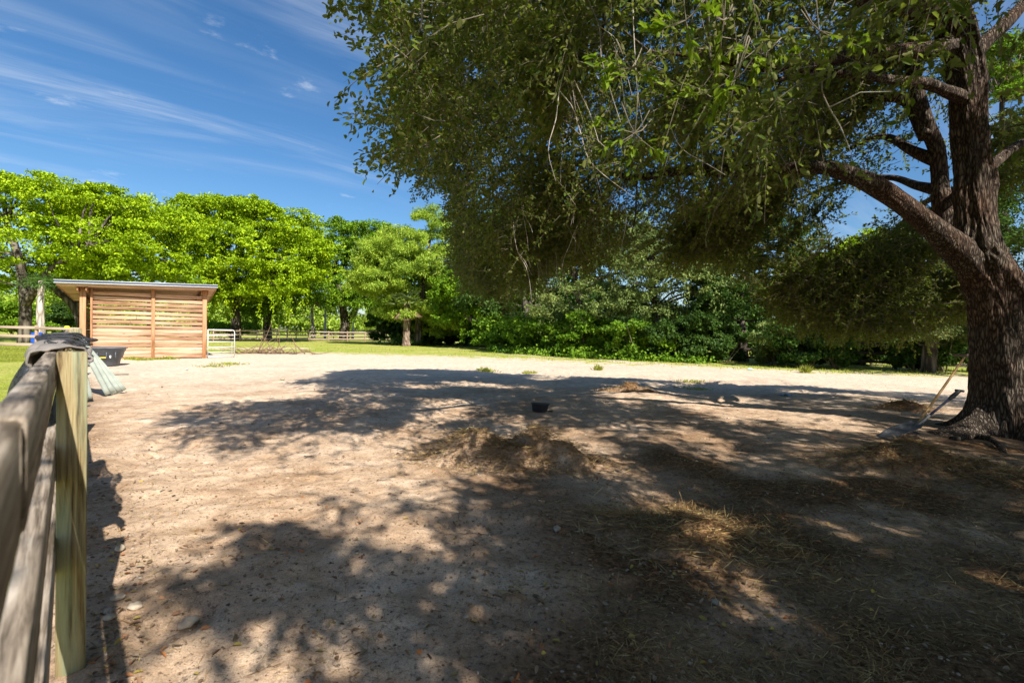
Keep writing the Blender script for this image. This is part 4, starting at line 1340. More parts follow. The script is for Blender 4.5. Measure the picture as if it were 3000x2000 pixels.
def oak_trunk():
    pts = [(2975, 1300, 7.5, .50), (2965, 1200, 7.5, .475), (2962, 1100, 7.5, .46), (2955, 1000, 7.5, .435), (2940, 900, 7.5, .40), (2900, 800, 7.5, .35), (2866, 720, 7.5, .275), (2856, 650, 7.5, .235),
           (2850, 560, 7.5, .21), (2842, 450, 7.5, .20), (2834, 330, 7.45, .195), (2828, 200, 7.4, .205), (2800, 90, 7.3, .22), (2760, -40, 7.1, .2), (2720, -200, 6.9, .16), (2660, -420, 6.5, .12), (2600, -650, 6.2, .07)]
    P = np.array([W(a, b, c) for a, b, c, d in pts]); R = np.array([d for *_, d in pts])
    P[0][2] = -0.05
    P[:, 0] += 0.0
    P, R = resample(P, R, 22)
    n = len(P); sides = 120
    th = np.linspace(0, 2 * math.pi, sides, endpoint=False)
    z = P[:, 2]
    V = np.zeros((n, sides, 3))
    roots = [(math.radians(185), 1.0), (math.radians(250), 0.75), (math.radians(305), 0.8), (math.radians(130), 0.7), (math.radians(20), 0.8), (math.radians(75), 0.6)]
    for i in range(n):
        h = max(0, z[i])
        r = np.full(sides, R[i])
        fl = np.exp(-h / 0.28)
        r += 0.10 * fl
        for a, s in roots:
            dd = (th - a + math.pi) % (2 * math.pi) - math.pi
            r += s * (0.85 if s == 1.0 else 0.55) * np.exp(-(dd / 0.26) ** 2) * np.exp(-h / 0.17) + s * 0.06 * np.exp(-(dd / 0.4) ** 2) * np.exp(-h / 0.9)
        # knot and burls about the fork
        for a, hz, s, wz in ((math.radians(245), 2.75, 0.09, 0.2), (math.radians(275), 2.35, 0.06, 0.22), (math.radians(330), 3.9, 0.08, 0.18), (math.radians(300), 2.05, 0.05, 0.3)):
            dd = (th - a + math.pi) % (2 * math.pi) - math.pi
            q = (dd / 0.42) ** 2 + ((h - hz) / wz) ** 2
            r += s * np.exp(-q) - s * 0.8 * np.exp(-q * 7)
        u = th * 7 * R[i] / 0.5
        ang = np.stack([np.cos(th), np.sin(th)], 1) * (R[i] * 9)
        zz = z[i] * 3.2
        rid = np.abs(vnoise(ang[:, 0] * 1.7 + zz * 0.35, ang[:, 1] * 1.7 + zz * 0.45, 77)) * 2
        rid2 = np.abs(vnoise(ang[:, 0] * 3.6 + zz * 1.1, ang[:, 1] * 3.6 - zz * 0.9, 78)) * 2
        r += -0.030 + 0.045 * np.minimum(rid, 0.6) + 0.022 * np.minimum(rid2, 0.6)
        r += 0.05 * np.sin(th * 2 + z[i] * 0.7) * 0.4 + 0.02 * np.sin(th * 5 + z[i] * 1.3)
        V[i, :, 0] = P[i, 0] + r * np.cos(th); V[i, :, 1] = P[i, 1] + r * np.sin(th); V[i, :, 2] = z[i] + 0.0
    i, j = np.meshgrid(np.arange(n - 1), np.arange(sides), indexing='ij')
    F = np.stack([i * sides + j, i * sides + (j + 1) % sides, (i + 1) * sides + (j + 1) % sides, (i + 1) * sides + j], -1).reshape(-1, 4)
    mesh_np('trunk', V.reshape(-1, 3) - TB, F, 'oak_bark', oak, smooth=True)
    return P, R


SKP = []; SKR = []
Pt, Rt = oak_trunk()
SKP.append(Pt[150:]); SKR.append(Rt[150:])


def limb(pts, mat='oak_bark', sub=14, sides=28):
    P = np.array([W(a, b, c) for a, b, c, d in pts]); R = np.array([d for *_, d in pts])
    P, R = resample(P, R, sub)
    mb = MB(); mb.tube(P - TB, R, sides)
    V = mb.V[0]
    k = np.arange(len(V)); ii = k // sides; jj = k % sides
    th = jj / sides * 2 * math.pi
    d = V - (P - TB)[ii]
    arc = np.concatenate([[0], np.cumsum(np.linalg.norm(np.diff(P, axis=0), axis=1))])[ii]
    nn = np.abs(vnoise(np.cos(th) * 2.6 + arc * 1.3, np.sin(th) * 2.6 + arc * 0.8, 55)) * 2
    mb.V[0] = V + unit(d) * ((nn * 0.16 - 0.05 + 0.09 * np.sin(arc * 3.1)) * R[ii])[:, None]
    mb.build('limb', mat, oak, smooth=True)
    SKP.append(P[sub:]); SKR.append(R[sub:])


limb([(2868, 800, 7.5, .22), (2810, 735, 7.45, .19), (2745, 678, 7.35, .165), (2678, 622, 7.25, .15), (2588, 558, 7.15, .135), (2498, 514, 7.1, .115), (2400, 490, 7.1, .10), (2289, 495, 7.2, .085), (2150, 502, 7.4, .08), (2000, 500, 7.6, .075), (1850, 520, 8.0, .055), (1700, 480, 8.4, .04), (1560, 500, 8.8, .025)])
limb([(2850, 770, 7.9, .22), (2790, 690, 8.1, .17), (2762, 600, 8.2, .14), (2752, 500, 8.3, .125), (2742, 430, 8.3, .115), (2704, 335, 8.3, .105), (2673, 200, 8.2, .10), (2690, 90, 8.1, .095), (2660, -60, 8.0, .1), (2600, -260, 8.0, .07), (2500, -420, 8, .04)])
limb([(2800, 130, 7.4, .15), (2740, 142, 7.2, .10), (2650, 150, 7.0, .10), (2512, 156, 6.7, .08), (2400, 190, 6.4, .06), (2250, 200, 6.0, .045), (2080, 170, 5.6, .03), (1900, 150, 5.2, .018)])
limb([(2825, 290, 7.4, .10), (2760, 262, 7.2, .065), (2713, 245, 7.1, .075), (2600, 232, 6.9, .06), (2512, 222, 6.7, .05), (2380, 214, 6.4, .04), (2220, 250, 6.0, .028), (2050, 300, 5.6, .016)])
limb([(2715, 400, 8.3, .12), (2660, 300, 8.6, .085), (2560, 285, 9.0, .07), (2423, 286, 9.5, .055), (2250, 320, 10, .04), (2050, 330, 10.5, .025)])
limb([(2740, 470, 8.3, .11), (2670, 440, 8.6, .07), (2610, 405, 9, .06), (2560, 405, 9.4, .045), (2480, 440, 9.8, .03)], sides=14)
limb([(2850, 160, 7.4, .12), (2895, 115, 7.4, .085), (2945, 70, 7.4, .085), (3010, 0, 7.5, .075), (3120, -120, 7.6, .05)])
limb([(2860, 520, 7.5, .12), (2900, 490, 7.6, .07), (2960, 440, 7.8, .07), (3030, 400, 8.0, .06), (3150, 330, 8.4, .04)])
limb([(2790, 10, 7.2, .17), (2650, 20, 6.6, .13), (2450, -30, 5.8, .10), (2200, -60, 4.9, .075), (1900, -120, 4.2, .055), (1500, -200, 3.8, .035), (1200, -120, 3.8, .02)])
limb([(2760, 560, 8.2, .1), (2690, 545, 8.8, .07), (2600, 520, 9.8, .06), (2450, 540, 11, .045), (2300, 600, 12, .025)], sides=14)
limb([(2846, 610, 8.0, .12), (2800, 560, 9.5, .08), (2700, 600, 11, .06), (2600, 700, 12, .04), (2500, 800, 12.6, .02)], sides=14)
# root lying on the soil in front of the trunk
mb = MB(); pr = [G(2790, 1292), G(2850, 1289), G(2900, 1300), G(2930, 1318), G(2950, 1335)]
pr = [(p[0], p[1], 0.02 + 0.05 * math.sin(i * 0.9)) for i, p in enumerate(pr)]
mb.tube(np.array(pr) - TB, [0.05, 0.045, 0.04, 0.035, 0.02], 10, sub=6); mb.build('surface_root', 'oak_bark', oak, smooth=True)

# --- crown: drooping leafy twigs
FARMASK = [(1150, -3000), (1175, 200), (1185, 330), (1180, 450), (1200, 545), (1255, 595), (1300, 585), (1325, 680), (1335, 780), (1355, 850), (1430, 880), (1490, 900), (1570, 840), (1650, 780),
           (1750, 830), (1850, 760), (1960, 800), (2080, 760), (2200, 860), (2300, 950), (2400, 990), (2550, 1010), (2700, 1010), (2800, 960), (3000, 900), (6000, 900), (6000, -3000)]
NEARMASK = [(955, -3000), (962, 10), (1015, 90), (1018, 200), (1030, 290), (1060, 330), (1075, 440), (1105, 590), (1150, 520), (1210, 500), (1250, 390), (1320, 350), (1400, 300), (1500, 370), (1600, 510), (1700, 560), (1800, 530),
            (2000, 500), (2200, 520), (2400, 430), (2560, 470), (2700, 380), (2780, 150), (3000, 60), (6000, 60), (6000, -3000)]
M = 2400000
th = rng.random(M) * 2 * math.pi; rr = 12.8 * np.sqrt(rng.random(M)); zz = 1.2 + 9.5 * rng.random(M)
Q = np.stack([TB[0] + rr * np.cos(th), TB[1] + rr * np.sin(th), zz], 1)
ztop = 3.4 + 7.0 * np.sqrt(np.maximum(0, 1 - (rr / 12.9) ** 2))
zlow = np.interp(rr, [0, 2, 5, 8, 10, 13], [5.5, 4.4, 3.0, 2.0, 1.8, 2.2])
zlow = zlow + 0.9 * (fbm(Q[:, 0] * 0.9, Q[:, 1] * 0.9, 23, 2) + 0.4)
skirt = (Q[:, 1] > 10.2) & (Q[:, 0] > 3.5) & (Q[:, 0] < 11)
zlow = np.where(skirt, 1.55, zlow)
ok = (zz < ztop) & (zz > zlow)
depth_in = (ztop - zz)
prob = np.where(depth_in < 1.6, 1.0, 0.34) * np.where(rr > 8.5, 1.0, 0.7)
prob = np.where((zz < 4.0) & (rr > 6.5) | skirt & (zz < 4.5), 1.0, prob)
cl = fbm(Q[:, 0] * 0.8 + Q[:, 2] * 0.5, Q[:, 1] * 0.8 - Q[:, 2] * 0.4, 91, 2)
cl2 = 0.5 * fbm(Q[:, 0] * 1.9 + 5, Q[:, 2] * 1.1, 191, 2) + 0.5 * fbm(Q[:, 1] * 1.9 + 3, Q[:, 2] * 1.1 + 9, 193, 2)
prob = prob * np.clip(0.95 + 3.4 * cl, 0.02, 1) * np.clip(0.8 + 5.5 * cl2, 0.03, 1)
skz = 4.3 + 2.4 * fbm(Q[:, 0] * 0.7, Q[:, 1] * 0.7, 501, 2)
prob = np.where(skirt & (zz < skz), np.maximum(prob, 0.7), prob)
outq = unit(np.stack([Q[:, 0] - TB[0], Q[:, 1] - TB[1], np.zeros(M)], 1))
px2, py2, pz2 = proj(Q + outq * 0.30 + np.array([0, 0, -0.42]))
px, py, pz = proj(Q + outq * 0.15 + np.array([0, 0, -0.2]))
dcam = np.linalg.norm(Q - CAM, axis=1)
infr = (dcam < 5.5) & (Q[:, 1] > -2.0) | (pz > 0.3) & (px > -500) & (px < 3600) & (py > -700) & (py < 2100)
Yq = Q[:, 1]
rag = 190 * fbm(px / 110 + 3, Q[:, 1] * 0.6, 401, 3)
nearm = inpoly(px, py, NEARMASK); farm = inpoly(px, py, FARMASK) & inpoly(px2 + 28, np.where(px2 < 2250, py2 - 5 + rag, py2 - 15), FARMASK)
isnear = Yq < 6.6
okm = np.where(isnear, nearm & inpoly(px2, py2 - 25, NEARMASK), farm)
# keep the view to the trunk and the sky window round it open
trunkwin = (px > 2700) & (py > 60) & (Yq < 8.6)
window = (px > 2330) & (px < 3000) & (py > 60) & (py < 620)
prob = np.where(window & (Yq > 7.9) & (Q[:, 0] < 12), np.maximum(prob, 0.75), prob)
okm &= ~trunkwin
okm &= ~(window & (rng.random(M) < np.where(Yq < 7.0, 0.93, 0.50)))
okm &= ~((px > 2440) & (px < 3000) & (py > 560) & (py < 780) & (rng.random(M) < 0.62))
skyhole = ((px - 1375) / 40) ** 2 + ((py - 230) / 50) ** 2 < 1
okm &= ~skyhole
above = (pz > 0.3) & (py2 < np.where(px < 1000, -900, -360)) & (pz2 > 0.3)
ok &= np.where(pz > 0.3, okm | above | (px > 3100) & (py < 900), True)
ok &= ~((pz > 0.3) & ~above & ((px < 945) | (px2 < 955 + 25 * rng.normal(size=M))))
ok &= dcam > np.where(px > 2600, 3.6, 2.6)
# shadow must fall inside the shaded part of the paddock
GS = np.stack([Q[:, 0] + SD[0] * Q[:, 2], Q[:, 1] + SD[1] * Q[:, 2], np.zeros(M)], 1)
spx, spy, spz = proj(GS)
jx = rng.normal(size=M)
warp = np.stack([fbm(GS[:, 0] * 1.3, GS[:, 1] * 1.3, 201, 3), fbm(GS[:, 0] * 1.3, GS[:, 1] * 1.3, 211, 3), np.zeros(M)], 1) * 0.55
warp *= np.clip((1500 - spy) / 200, 0.25, 1.0)[:, None]
shok = np.ones(M, bool)
for oo in (np.zeros(3), None):
    QQ = Q if oo is not None else Q + outq * 0.32 + np.array([0, 0, -0.5])
    G2 = np.stack([QQ[:, 0] + SD[0] * QQ[:, 2], QQ[:, 1] + SD[1] * QQ[:, 2], np.zeros(M)], 1) + warp
    a1, b1, c1_ = proj(G2)
    shok &= inpoly(a1, b1, SHADEPOLY) | (c1_ < 0.4)
ok &= shok
# openings that let patches of sun through
dap = fbm(GS[:, 0] * 0.8, GS[:, 1] * 0.62, 17, 3)
ctr = np.clip((1500 - spy) / 250, 0, 1) * 1.0
dark = np.clip((spx - 1500) / 500, 0, 1) * np.clip((spy - 1280) / 200, 0, 1) * (spz > 0.4)
prob *= np.where(dap > 0.11 - 0.03 * ctr + 0.0 * dark, 0.03, 1.0)
ok &= rng.random(M) < prob
T0 = Q[ok]; dc = dcam[ok]; vis = infr[ok]
# thin by distance band so that leaf area stays even
keep = np.where(vis & (dc < 6.5), 0.85, np.where(vis, 0.56, 0.17))
skt = (T0[:, 1] > 7.9) & (T0[:, 0] > 3.5) & (T0[:, 0] < 12) & vis & (T0[:, 2] < 7)
keep = np.where(skt, 1.0, keep)
gs0 = proj(np.stack([T0[:, 0] + SD[0] * T0[:, 2], T0[:, 1] + SD[1] * T0[:, 2], 0 * T0[:, 2]], 1))
keep = np.where(~vis & (gs0[0] < 1000) & (gs0[1] > 1450) & (gs0[2] > 0.4), 0.5, keep)
kk = rng.random(len(T0)) < keep
T0 = T0[kk]; dc = dc[kk]; vis = vis[kk]
print('oak twigs', len(T0), 'visible', vis.sum())


def twigs(T0, J, L, Wd, ln, shape, wood, r=0.0028, dn=0.42):
    n = len(T0)
    outd = unit(np.stack([T0[:, 0] - TB[0], T0[:, 1] - TB[1], np.zeros(n)], 1))
    D = unit(outd * 0.35 + rng.normal(size=(n, 3)) * 0.42 + np.array([0, 0, -dn]))
    ln = ln * (0.6 + 0.8 * rng.random(n))
    t = (np.arange(J) + rng.random((n, J)) * 0.8) / J
    curve = lambda tt: T0[:, None] + D[:, None] * (tt * ln[:, None])[..., None] + np.array([0, 0, -dn]) * ((tt ** 2) * ln[:, None])[..., None]
    P = curve(t)
    A = unit(D[:, None] * 0.7 + rng.normal(size=(n, J, 3)) * 0.62 + np.array([0, 0, -0.2]))
    Nn = rng.normal(size=(n, J, 3)) * 0.8 + np.array([0, 0, 0.75])
    P = P + rng.normal(size=P.shape) * 0.018
    k = n * J
    Vl, Fl = leaves(P.reshape(-1, 3), A.reshape(-1, 3), Nn.reshape(-1, 3), L * (0.6 + 0.7 * rng.random(k)), Wd * (0.65 + 0.6 * rng.random(k)), shape)
    Vw = Fw = None
    if wood:
        S = 4
        ts = np.tile(np.linspace(-0.25, 1, S), (n, 1))
        C_ = curve(ts)
        a = unit(np.cross(D, [0.3, 0.2, 1.0])); b = np.cross(D, a)
        rad = np.linspace(1.3, 0.4, S) * r
        ring = []
        for q in range(3):
            an = q * 2 * math.pi / 3
            ring.append(C_ + rad[None, :, None] * (math.cos(an) * a + math.sin(an) * b)[:, None])
        Vw = np.stack(ring, 2).reshape(-1, 3)      # n,S,3
        base = (np.arange(n) * S * 3)[:, None]
        Fs = []
        for s in range(S - 1):
            for q in range(3):
                Fs.append(base + np.array([s * 3 + q, s * 3 + (q + 1) % 3, (s + 1) * 3 + (q + 1) % 3, (s + 1) * 3 + q]))
        Fw = np.concatenate(Fs)
    return Vl, Fl, Vw, Fw


cm_ = MB(); wm_ = MB()
bands = [(vis & (dc < 4.6), 26, 0.058, 0.026, 0.50, 'hex', True, 0.0026), (vis & (dc >= 4.6) & (dc < 7.5), 24, 0.064, 0.031, 0.48, 'hex', True, 0.003),
         (vis & (dc >= 7.5) & (dc < 11), 24, 0.070, 0.036, 0.45, 'quad', True, 0.004), (vis & (dc >= 11), 24, 0.076, 0.040, 0.45, 'quad', True, 0.005), (~vis, 22, 0.10, 0.058, 0.45, 'quad', False, 0)]
for msk, J, L, Wd, ln, shp, wd_, r_ in bands:
    if msk.sum() == 0: continue
    print('band', msk.sum())
    Vl, Fl, Vw, Fw = twigs(T0[msk], J, L, Wd, ln, shp, wd_, r_, 0.42 if r_ and r_ < 0.0028 else 0.15)
    cm_.add(Vl - TB, Fl)
    if wd_: wm_.add(Vw - TB, Fw)
cm_.build('crown', 'oak_leaf', oak)
wm_.build('twigs', 'twig_wood', oak)

# --- secondary branches reaching to the foliage
sk = np.concatenate(SKP); skr = np.concatenate(SKR)
anch = T0[rng.permutation(len(T0))[:520]]
anch = anch[np.argsort(np.linalg.norm(anch[:, :2] - TB[:2], axis=1))]
bm_ = MB()
for c in anch:
    d = np.linalg.norm(sk - c, axis=1)
    pen = d + 0.6 * np.maximum(0, np.linalg.norm(sk[:, :2] - TB[:2], axis=1) - np.linalg.norm(c[:2] - TB[:2]))
    q = int(np.argmin(pen)); s = sk[q]; ln = float(d[q])
    if ln < 0.15: continue
    r0 = min(skr[q] * 0.7, 0.010 + 0.011 * ln)
    m1 = s + (c - s) * 0.35 + np.array([0, 0, 0.10 * ln]) + rng.normal(size=3) * 0.07 * ln
    m2 = s + (c - s) * 0.7 + np.array([0, 0, 0.10 * ln]) + rng.normal(size=3) * 0.07 * ln
    P, R = resample(np.array([s, m1, m2, c]), np.array([r0, r0 * 0.8, r0 * 0.6, 0.005]), 5)
    pxx, pyy, pzz = proj(P)
    if np.any((pzz > 0.2) & (pxx > 0) & (pxx < 945) & (pyy > 0) & (pyy < 2000)): continue
    if np.any((pzz > 0.2) & (pzz < 2.3) & (pxx > -100) & (pxx < 3100) & (pyy > -100)): continue
    bm_.tube(P - TB, R, 6, cap=False)
    sk = np.concatenate([sk, P[2:]]); skr = np.concatenate([skr, R[2:]])
bm_.build('branches', 'limb_bark', oak, smooth=True)
# --- bare hanging twigs
hm = MB()
vi = np.where(vis & (dc > 3) & (dc < 8.5))[0]
ppx, ppy, _ = proj(T0)
vi = vi[(ppx[vi] > 1500) & (ppx[vi] < 2800)]
for q in rng.permutation(vi)[:70]:
    p = T0[q]; ln = random.uniform(0.5, 1.5); d = np.array([random.gauss(-0.05, .25), random.gauss(0, .25), -1.0])
    P = [p]
    for s in range(5):
        d = unit(d + rng.normal(size=3) * 0.22 + np.array([0, 0, -0.1])); P.append(P[-1] + d * ln / 5)
    hm.tube(np.array(P) - TB, np.linspace(0.006, 0.002, 6), 4, cap=False, sub=3)
    if random.random() < 0.6:
        p2 = P[2]; d2 = unit(d + rng.normal(size=3) * 0.6)
        hm.tube(np.array([p2, p2 + d2 * 0.15, p2 + d2 * 0.3 + np.array([0, 0, -0.08])]) - TB, [0.004, 0.003, 0.0015], 4, cap=False)
hm.build('hanging_twigs', 'pale_bark', oak)

spm = MB(); spw = MB()  # foreground oak sprays in sun; their brightness is painted into the leaf colour
for px_, py_, Yd in [(1860, 390, 3.0), (1850, 200, 3.0), (2150, 235, 2.8), (2010, 60, 2.8), (2230, 160, 3.0), (2120, 60, 2.8), (2400, 90, 3.3)]:
    e_ = W(px_, py_, Yd)
    for q in range(4):
        d = unit(rng.normal(size=3) * np.array([1, 0.6, 0.5]) + np.array([-0.2, 0, -0.25])); ln = 0.2 + 0.12 * random.random()
        spw.tube(np.array([e_ - d * 0.12 + np.array([0, 0, 0.12]), e_, e_ + d * ln]) - TB, [0.004, 0.003, 0.0015], 5, sub=3)
        m = 13
        pos = e_ + d * (rng.random((m, 1)) * 0.8 + 0.2) * ln
        Vl, Fl = leaves(pos, d + rng.normal(size=(m, 3)) * 0.6, rng.normal(size=(m, 3)) * 0.5 + np.array([0, 0, 1.0]), 0.055 + 0.03 * rng.random(m), 0.026)
        spm.add(Vl - TB, Fl)
spm.build('sunlit_sprays', 'sunlit_oak_leaf', oak); spw.build('spray_twigs', 'twig_wood', oak)

# leafy sprigs hanging at the left tips of the crown
tips = [(980, 300, 3.9), (1105, 540, 4.2), (1240, 585, 9.0), (960, 40, 3.6)]
tm = MB(); tw = MB()
for px_, py_, Yd in tips:
    e_ = W(px_, py_, Yd); s_ = e_ + np.array([0.5, 0.1, 0.45]) * (Yd / 4)
    P = np.array([s_, s_ * 0.4 + e_ * 0.6 + np.array([0, 0, 0.05]), e_])
    tw.tube(P - TB, [0.005, 0.004, 0.002], 5, sub=4)
    m = 46
    t = rng.random(m)[:, None]
    pos = s_ * (1 - t) + e_ * t + rng.normal(size=(m, 3)) * 0.03
    Vl, Fl = leaves(pos, rng.normal(size=(m, 3)) * 0.6 + np.array([-0.3, 0, -0.5]), rng.normal(size=(m, 3)) + np.array([0, 0, .6]), 0.06, 0.027)
    tm.add(Vl - TB, Fl)
tm.build('tip_leaves', 'oak_leaf', oak); tw.build('tip_twigs', 'twig_wood', oak)


# ------------------------------------------------------------------ piles of raked straw and manure
def pile(label, px, py, rx, ry, h, lobes, straw, seed, rot=0.0, mat='dirt_and_grass', name='straw_pile', dark=1.0, cat='straw pile'):
    b = G(px, py)
    root = thing(name, label, cat, (b[0], b[1], gz1(b[0], b[1])), rot)
    n = 90
    xs = np.linspace(-1.5, 1.5, n)
    A, B = np.meshgrid(xs * rx, xs * ry, indexing='xy')
    H = np.zeros_like(A)
    for lx, ly, lr, lh in lobes:
        H = np.maximum(H, lh * h * np.exp(-(((A - lx * rx) / (lr * rx)) ** 2 + ((B - ly * ry) / (lr * ry)) ** 2) ** 1.15))
    cr_ = math.cos(rot), math.sin(rot)
    wx = b[0] + A * cr_[0] - B * cr_[1]; wy = b[1] + A * cr_[1] + B * cr_[0]
    lump = fbm(A * 7 + seed, B * 7, seed, 4)
    Hh = H * (1 + 0.30 * fbm(A * 3.5 + seed, B * 3.5, seed + 3, 2)) + 0.05 * lump * np.minimum(1, H / (0.5 * h))
    Zv = gh(wx, wy) - gz1(b[0], b[1]) + Hh - 0.016 + 0.01 * fbm(A * 5, B * 5, seed + 9, 3) * 2
    V = np.stack([A, B, Zv], -1).reshape(-1, 3)
    i, j = np.meshgrid(np.arange(n - 1), np.arange(n - 1), indexing='ij')
    F = np.stack([i * n + j, i * n + j + 1, (i + 1) * n + j + 1, (i + 1) * n + j], -1).reshape(-1, 4)
    keepf = (H.ravel()[F].max(1) > 0.004)
    F = F[keepf]
    o = mesh_np('mound', V, F, 'dirt_and_grass', root, smooth=True)
    hf = np.clip(H.ravel() / h * 1.6, 0, 1)
    sv = (0.45 + 0.55 * hf) if dark > 0.5 else 0.15 + 0.42 * hf
    for nm, arr in (('grass', 0 * hf), ('soil', np.clip(sv + 0.5 * lump.ravel(), 0, 1)), ('pale', 0 * hf)):
        at = o.data.attributes.new(nm, 'FLOAT', 'POINT'); at.data.foreach_set('value', arr.astype(np.float32))
    # strands
    wgt = np.clip(H.ravel() / h, 0, 1) ** 0.6; wgt = wgt / wgt.sum()
    idx = rng.choice(len(V), straw, p=wgt)
    pos = V[idx] + rng.normal(size=(straw, 3)) * np.array([0.02, 0.02, 0.004]) + np.array([0, 0, 0.006])
    a = rng.normal(size=(straw, 3)) * np.array([1, 1, 0.30])
    a[:, 2] = np.abs(a[:, 2]) * 0.7 - 0.05
    a = unit(a)
    Ls = 0.04 + 0.13 * rng.random(straw) ** 2
    pos[:, :2] *= (1 + 0.22 * np.abs(rng.normal(size=(straw, 1))) * (rng.random((straw, 1)) < 0.4))
    Vs, Fs = leaves(pos, a, rng.normal(size=(straw, 3)) + np.array([0, 0, 1.5]), Ls, (0.0042 + 0.003 * rng.random(straw)) * max(1, b[1] / 5), 'quad')
    mb = MB(); mb.add(Vs, Fs); so = mb.build('straw_strands', 'straw', root); so['kind'] = 'stuff'
    return root


def m_pile(name, a, b, c):
    m, nt, p, o = newmat(name)
    v = objvec(nt)
    n1 = noise(nt, v, 26, 10, 0.8)
    col = ramp(nt, n1, [(0.34, a), (0.52, b), (0.7, c)])
    nt.links.new(col, p.inputs['Base Color'])
    p.inputs['Roughness'].default_value = 0.95; p.inputs['Specular IOR Level'].default_value = 0.1
    bump(nt, p, n1, 1.0, 0.04)


m_pile('pile_soil', (0.04, 0.026, 0.017), (0.14, 0.092, 0.058), (0.30, 0.21, 0.13))
m_pile('pile_light', (0.12, 0.078, 0.045), (0.30, 0.21, 0.13), (0.46, 0.35, 0.23))
pile('low twin-humped straw and manure pile in the middle of the paddock', 1490, 1345, 0.82, 0.42, 0.37,
     [(-0.45, 0.1, 0.55, 0.9), (0.0, -0.2, 0.6, 0.6), (0.35, 0.15, 0.42, 1.0), (0.72, 0.0, 0.34, 0.72)], 9000, 4, rot=-0.1, dark=0)
pile('straw and manure pile in the shade before the oak trunk', 2660, 1375, 0.80, 0.45, 0.26, [(0, 0, 0.75, 1), (-0.5, -0.1, 0.5, 0.5), (0.7, -0.2, 0.5, 0.6)], 5200, 8)
pile('straw pile at the right frame edge below the oak root', 2960, 1420, 0.6, 0.5, 0.16, [(0, 0, 0.8, 1)], 3200, 12)
pile('broad flat pile of raked straw and leaves in the right foreground', 2010, 1560, 0.62, 0.5, 0.15, [(-0.1, 0.1, 0.7, 1), (0.5, -0.4, 0.6, 0.6)], 6500, 15)
pile('small dark manure heap in the shade beyond the black bowl', 1835, 1148, 0.62, 0.3, 0.22, [(0.1, 0, 0.5, 1), (-0.6, 0, 0.5, 0.4), (0.7, 0, 0.4, 0.4)], 900, 19, name='manure_heap', cat='manure heap')
pile('low brown straw heap between the shovel and the hedge', 2650, 1200, 0.65, 0.35, 0.18, [(0, 0, 0.7, 1)], 900, 23, name='straw_heap')
pile('small dark clod heap in the sun patches near the bottom centre', 1500, 1765, 0.10, 0.06, 0.03, [(0, 0, 0.7, 1), (0.5, 0.1, 0.4, 0.7)], 30, 29, dark=0, name='manure_clod', cat='manure clod')


# ------------------------------------------------------------------ litter on the ground (uncountable)
def scatter_px(n, x0, x1, y0, y1, power=1.0):
    px_ = rng.random(n) * (x1 - x0) + x0; py_ = y0 + (y1 - y0) * rng.random(n) ** power
    d = _f + ((px_ - 1500) / FPX)[:, None] * _r - ((py_ - 1000) / FPX)[:, None] * _u
    P = CAM + d * (-CAMZ / d[:, 2])[:, None]
    P[:, 2] = gh(P[:, 0], P[:, 1])
    return P, px_, py_


Ps, sxp, syp = scatter_px(90000, 250, 3200, 1230, 2150)
dens = np.clip((sxp - 1300) / 900, 0.10, 1) * np.clip((syp - 1250) / 150, 0.1, 1)
dens *= np.clip(0.6 + 2.2 * fbm(Ps[:, 0] * 1.5, Ps[:, 1] * 1.5, 61, 3), 0.05, 1)
Ps = Ps[rng.random(len(Ps)) < dens * 0.85]
n = len(Ps)
a = rng.normal(size=(n, 3)) * np.array([1, 0.8, 0.10]); a[:, 2] = np.abs(a[:, 2])
scl = np.clip(np.linalg.norm(Ps - CAM, axis=1) / 3.0, 0.7, 2.0)
Vv, Ff = leaves(Ps + np.array([0, 0, 0.004]), a, rng.normal(size=(n, 3)) * .4 + np.array([0, 0, 1.5]), (0.02 + 0.10 * rng.random(n) ** 2) * scl ** 0.5, 0.0036 * scl, 'quad')
o = mesh_np('straw_litter', Vv, Ff, 'straw'); tag(o, 'loose straw strewn over the dark soil under the oak', 'straw', kind='stuff')

Ps, sxp, syp = scatter_px(9000, 250, 3200, 1200, 2150, 0.8)
dens = 0.10 + 0.55 * np.exp(-(((sxp - 2000) / 420) ** 2 + ((syp - 1650) / 180) ** 2)) + 0.25 * (sxp < 420)
Ps = Ps[rng.random(len(Ps)) < dens]
n = len(Ps)
a = rng.normal(size=(n, 3)) * np.array([1, 1, 0.25])
Vv, Ff = leaves(Ps + np.array([0, 0, 0.008]), a, rng.normal(size=(n, 3)) * .45 + np.array([0, 0, 1]), 0.02 + 0.026 * rng.random(n), 0.011 + 0.010 * rng.random(n), 'hex', 0.35)
o = mesh_np('leaf_litter', Vv, Ff, 'dead_leaf'); tag(o, 'fallen dry oak leaves scattered over the dirt', 'fallen leaves', kind='stuff')

# pebbles and crumbs
Ps, sxp, syp = scatter_px(16000, 250, 3200, 1100, 2150, 0.8)
ico = np.array([(0, 0, 1), (0.9, 0, 0.3), (0.28, 0.85, 0.3), (-0.72, 0.52, 0.3), (-0.72, -0.52, 0.3), (0.28, -0.85, 0.3), (0.7, 0.5, -0.4), (-0.3, 0.8, -0.4), (-0.9, 0, -0.4), (-0.3, -0.8, -0.4), (0.7, -0.5, -0.4)])
icf = [np.array([(0, 1, 2), (0, 2, 3), (0, 3, 4), (0, 4, 5), (0, 5, 1), (1, 6, 2), (2, 6, 7), (2, 7, 3), (3, 7, 8), (3, 8, 4), (4, 8, 9), (4, 9, 5), (5, 9, 10), (5, 10, 1), (1, 10, 6)])]


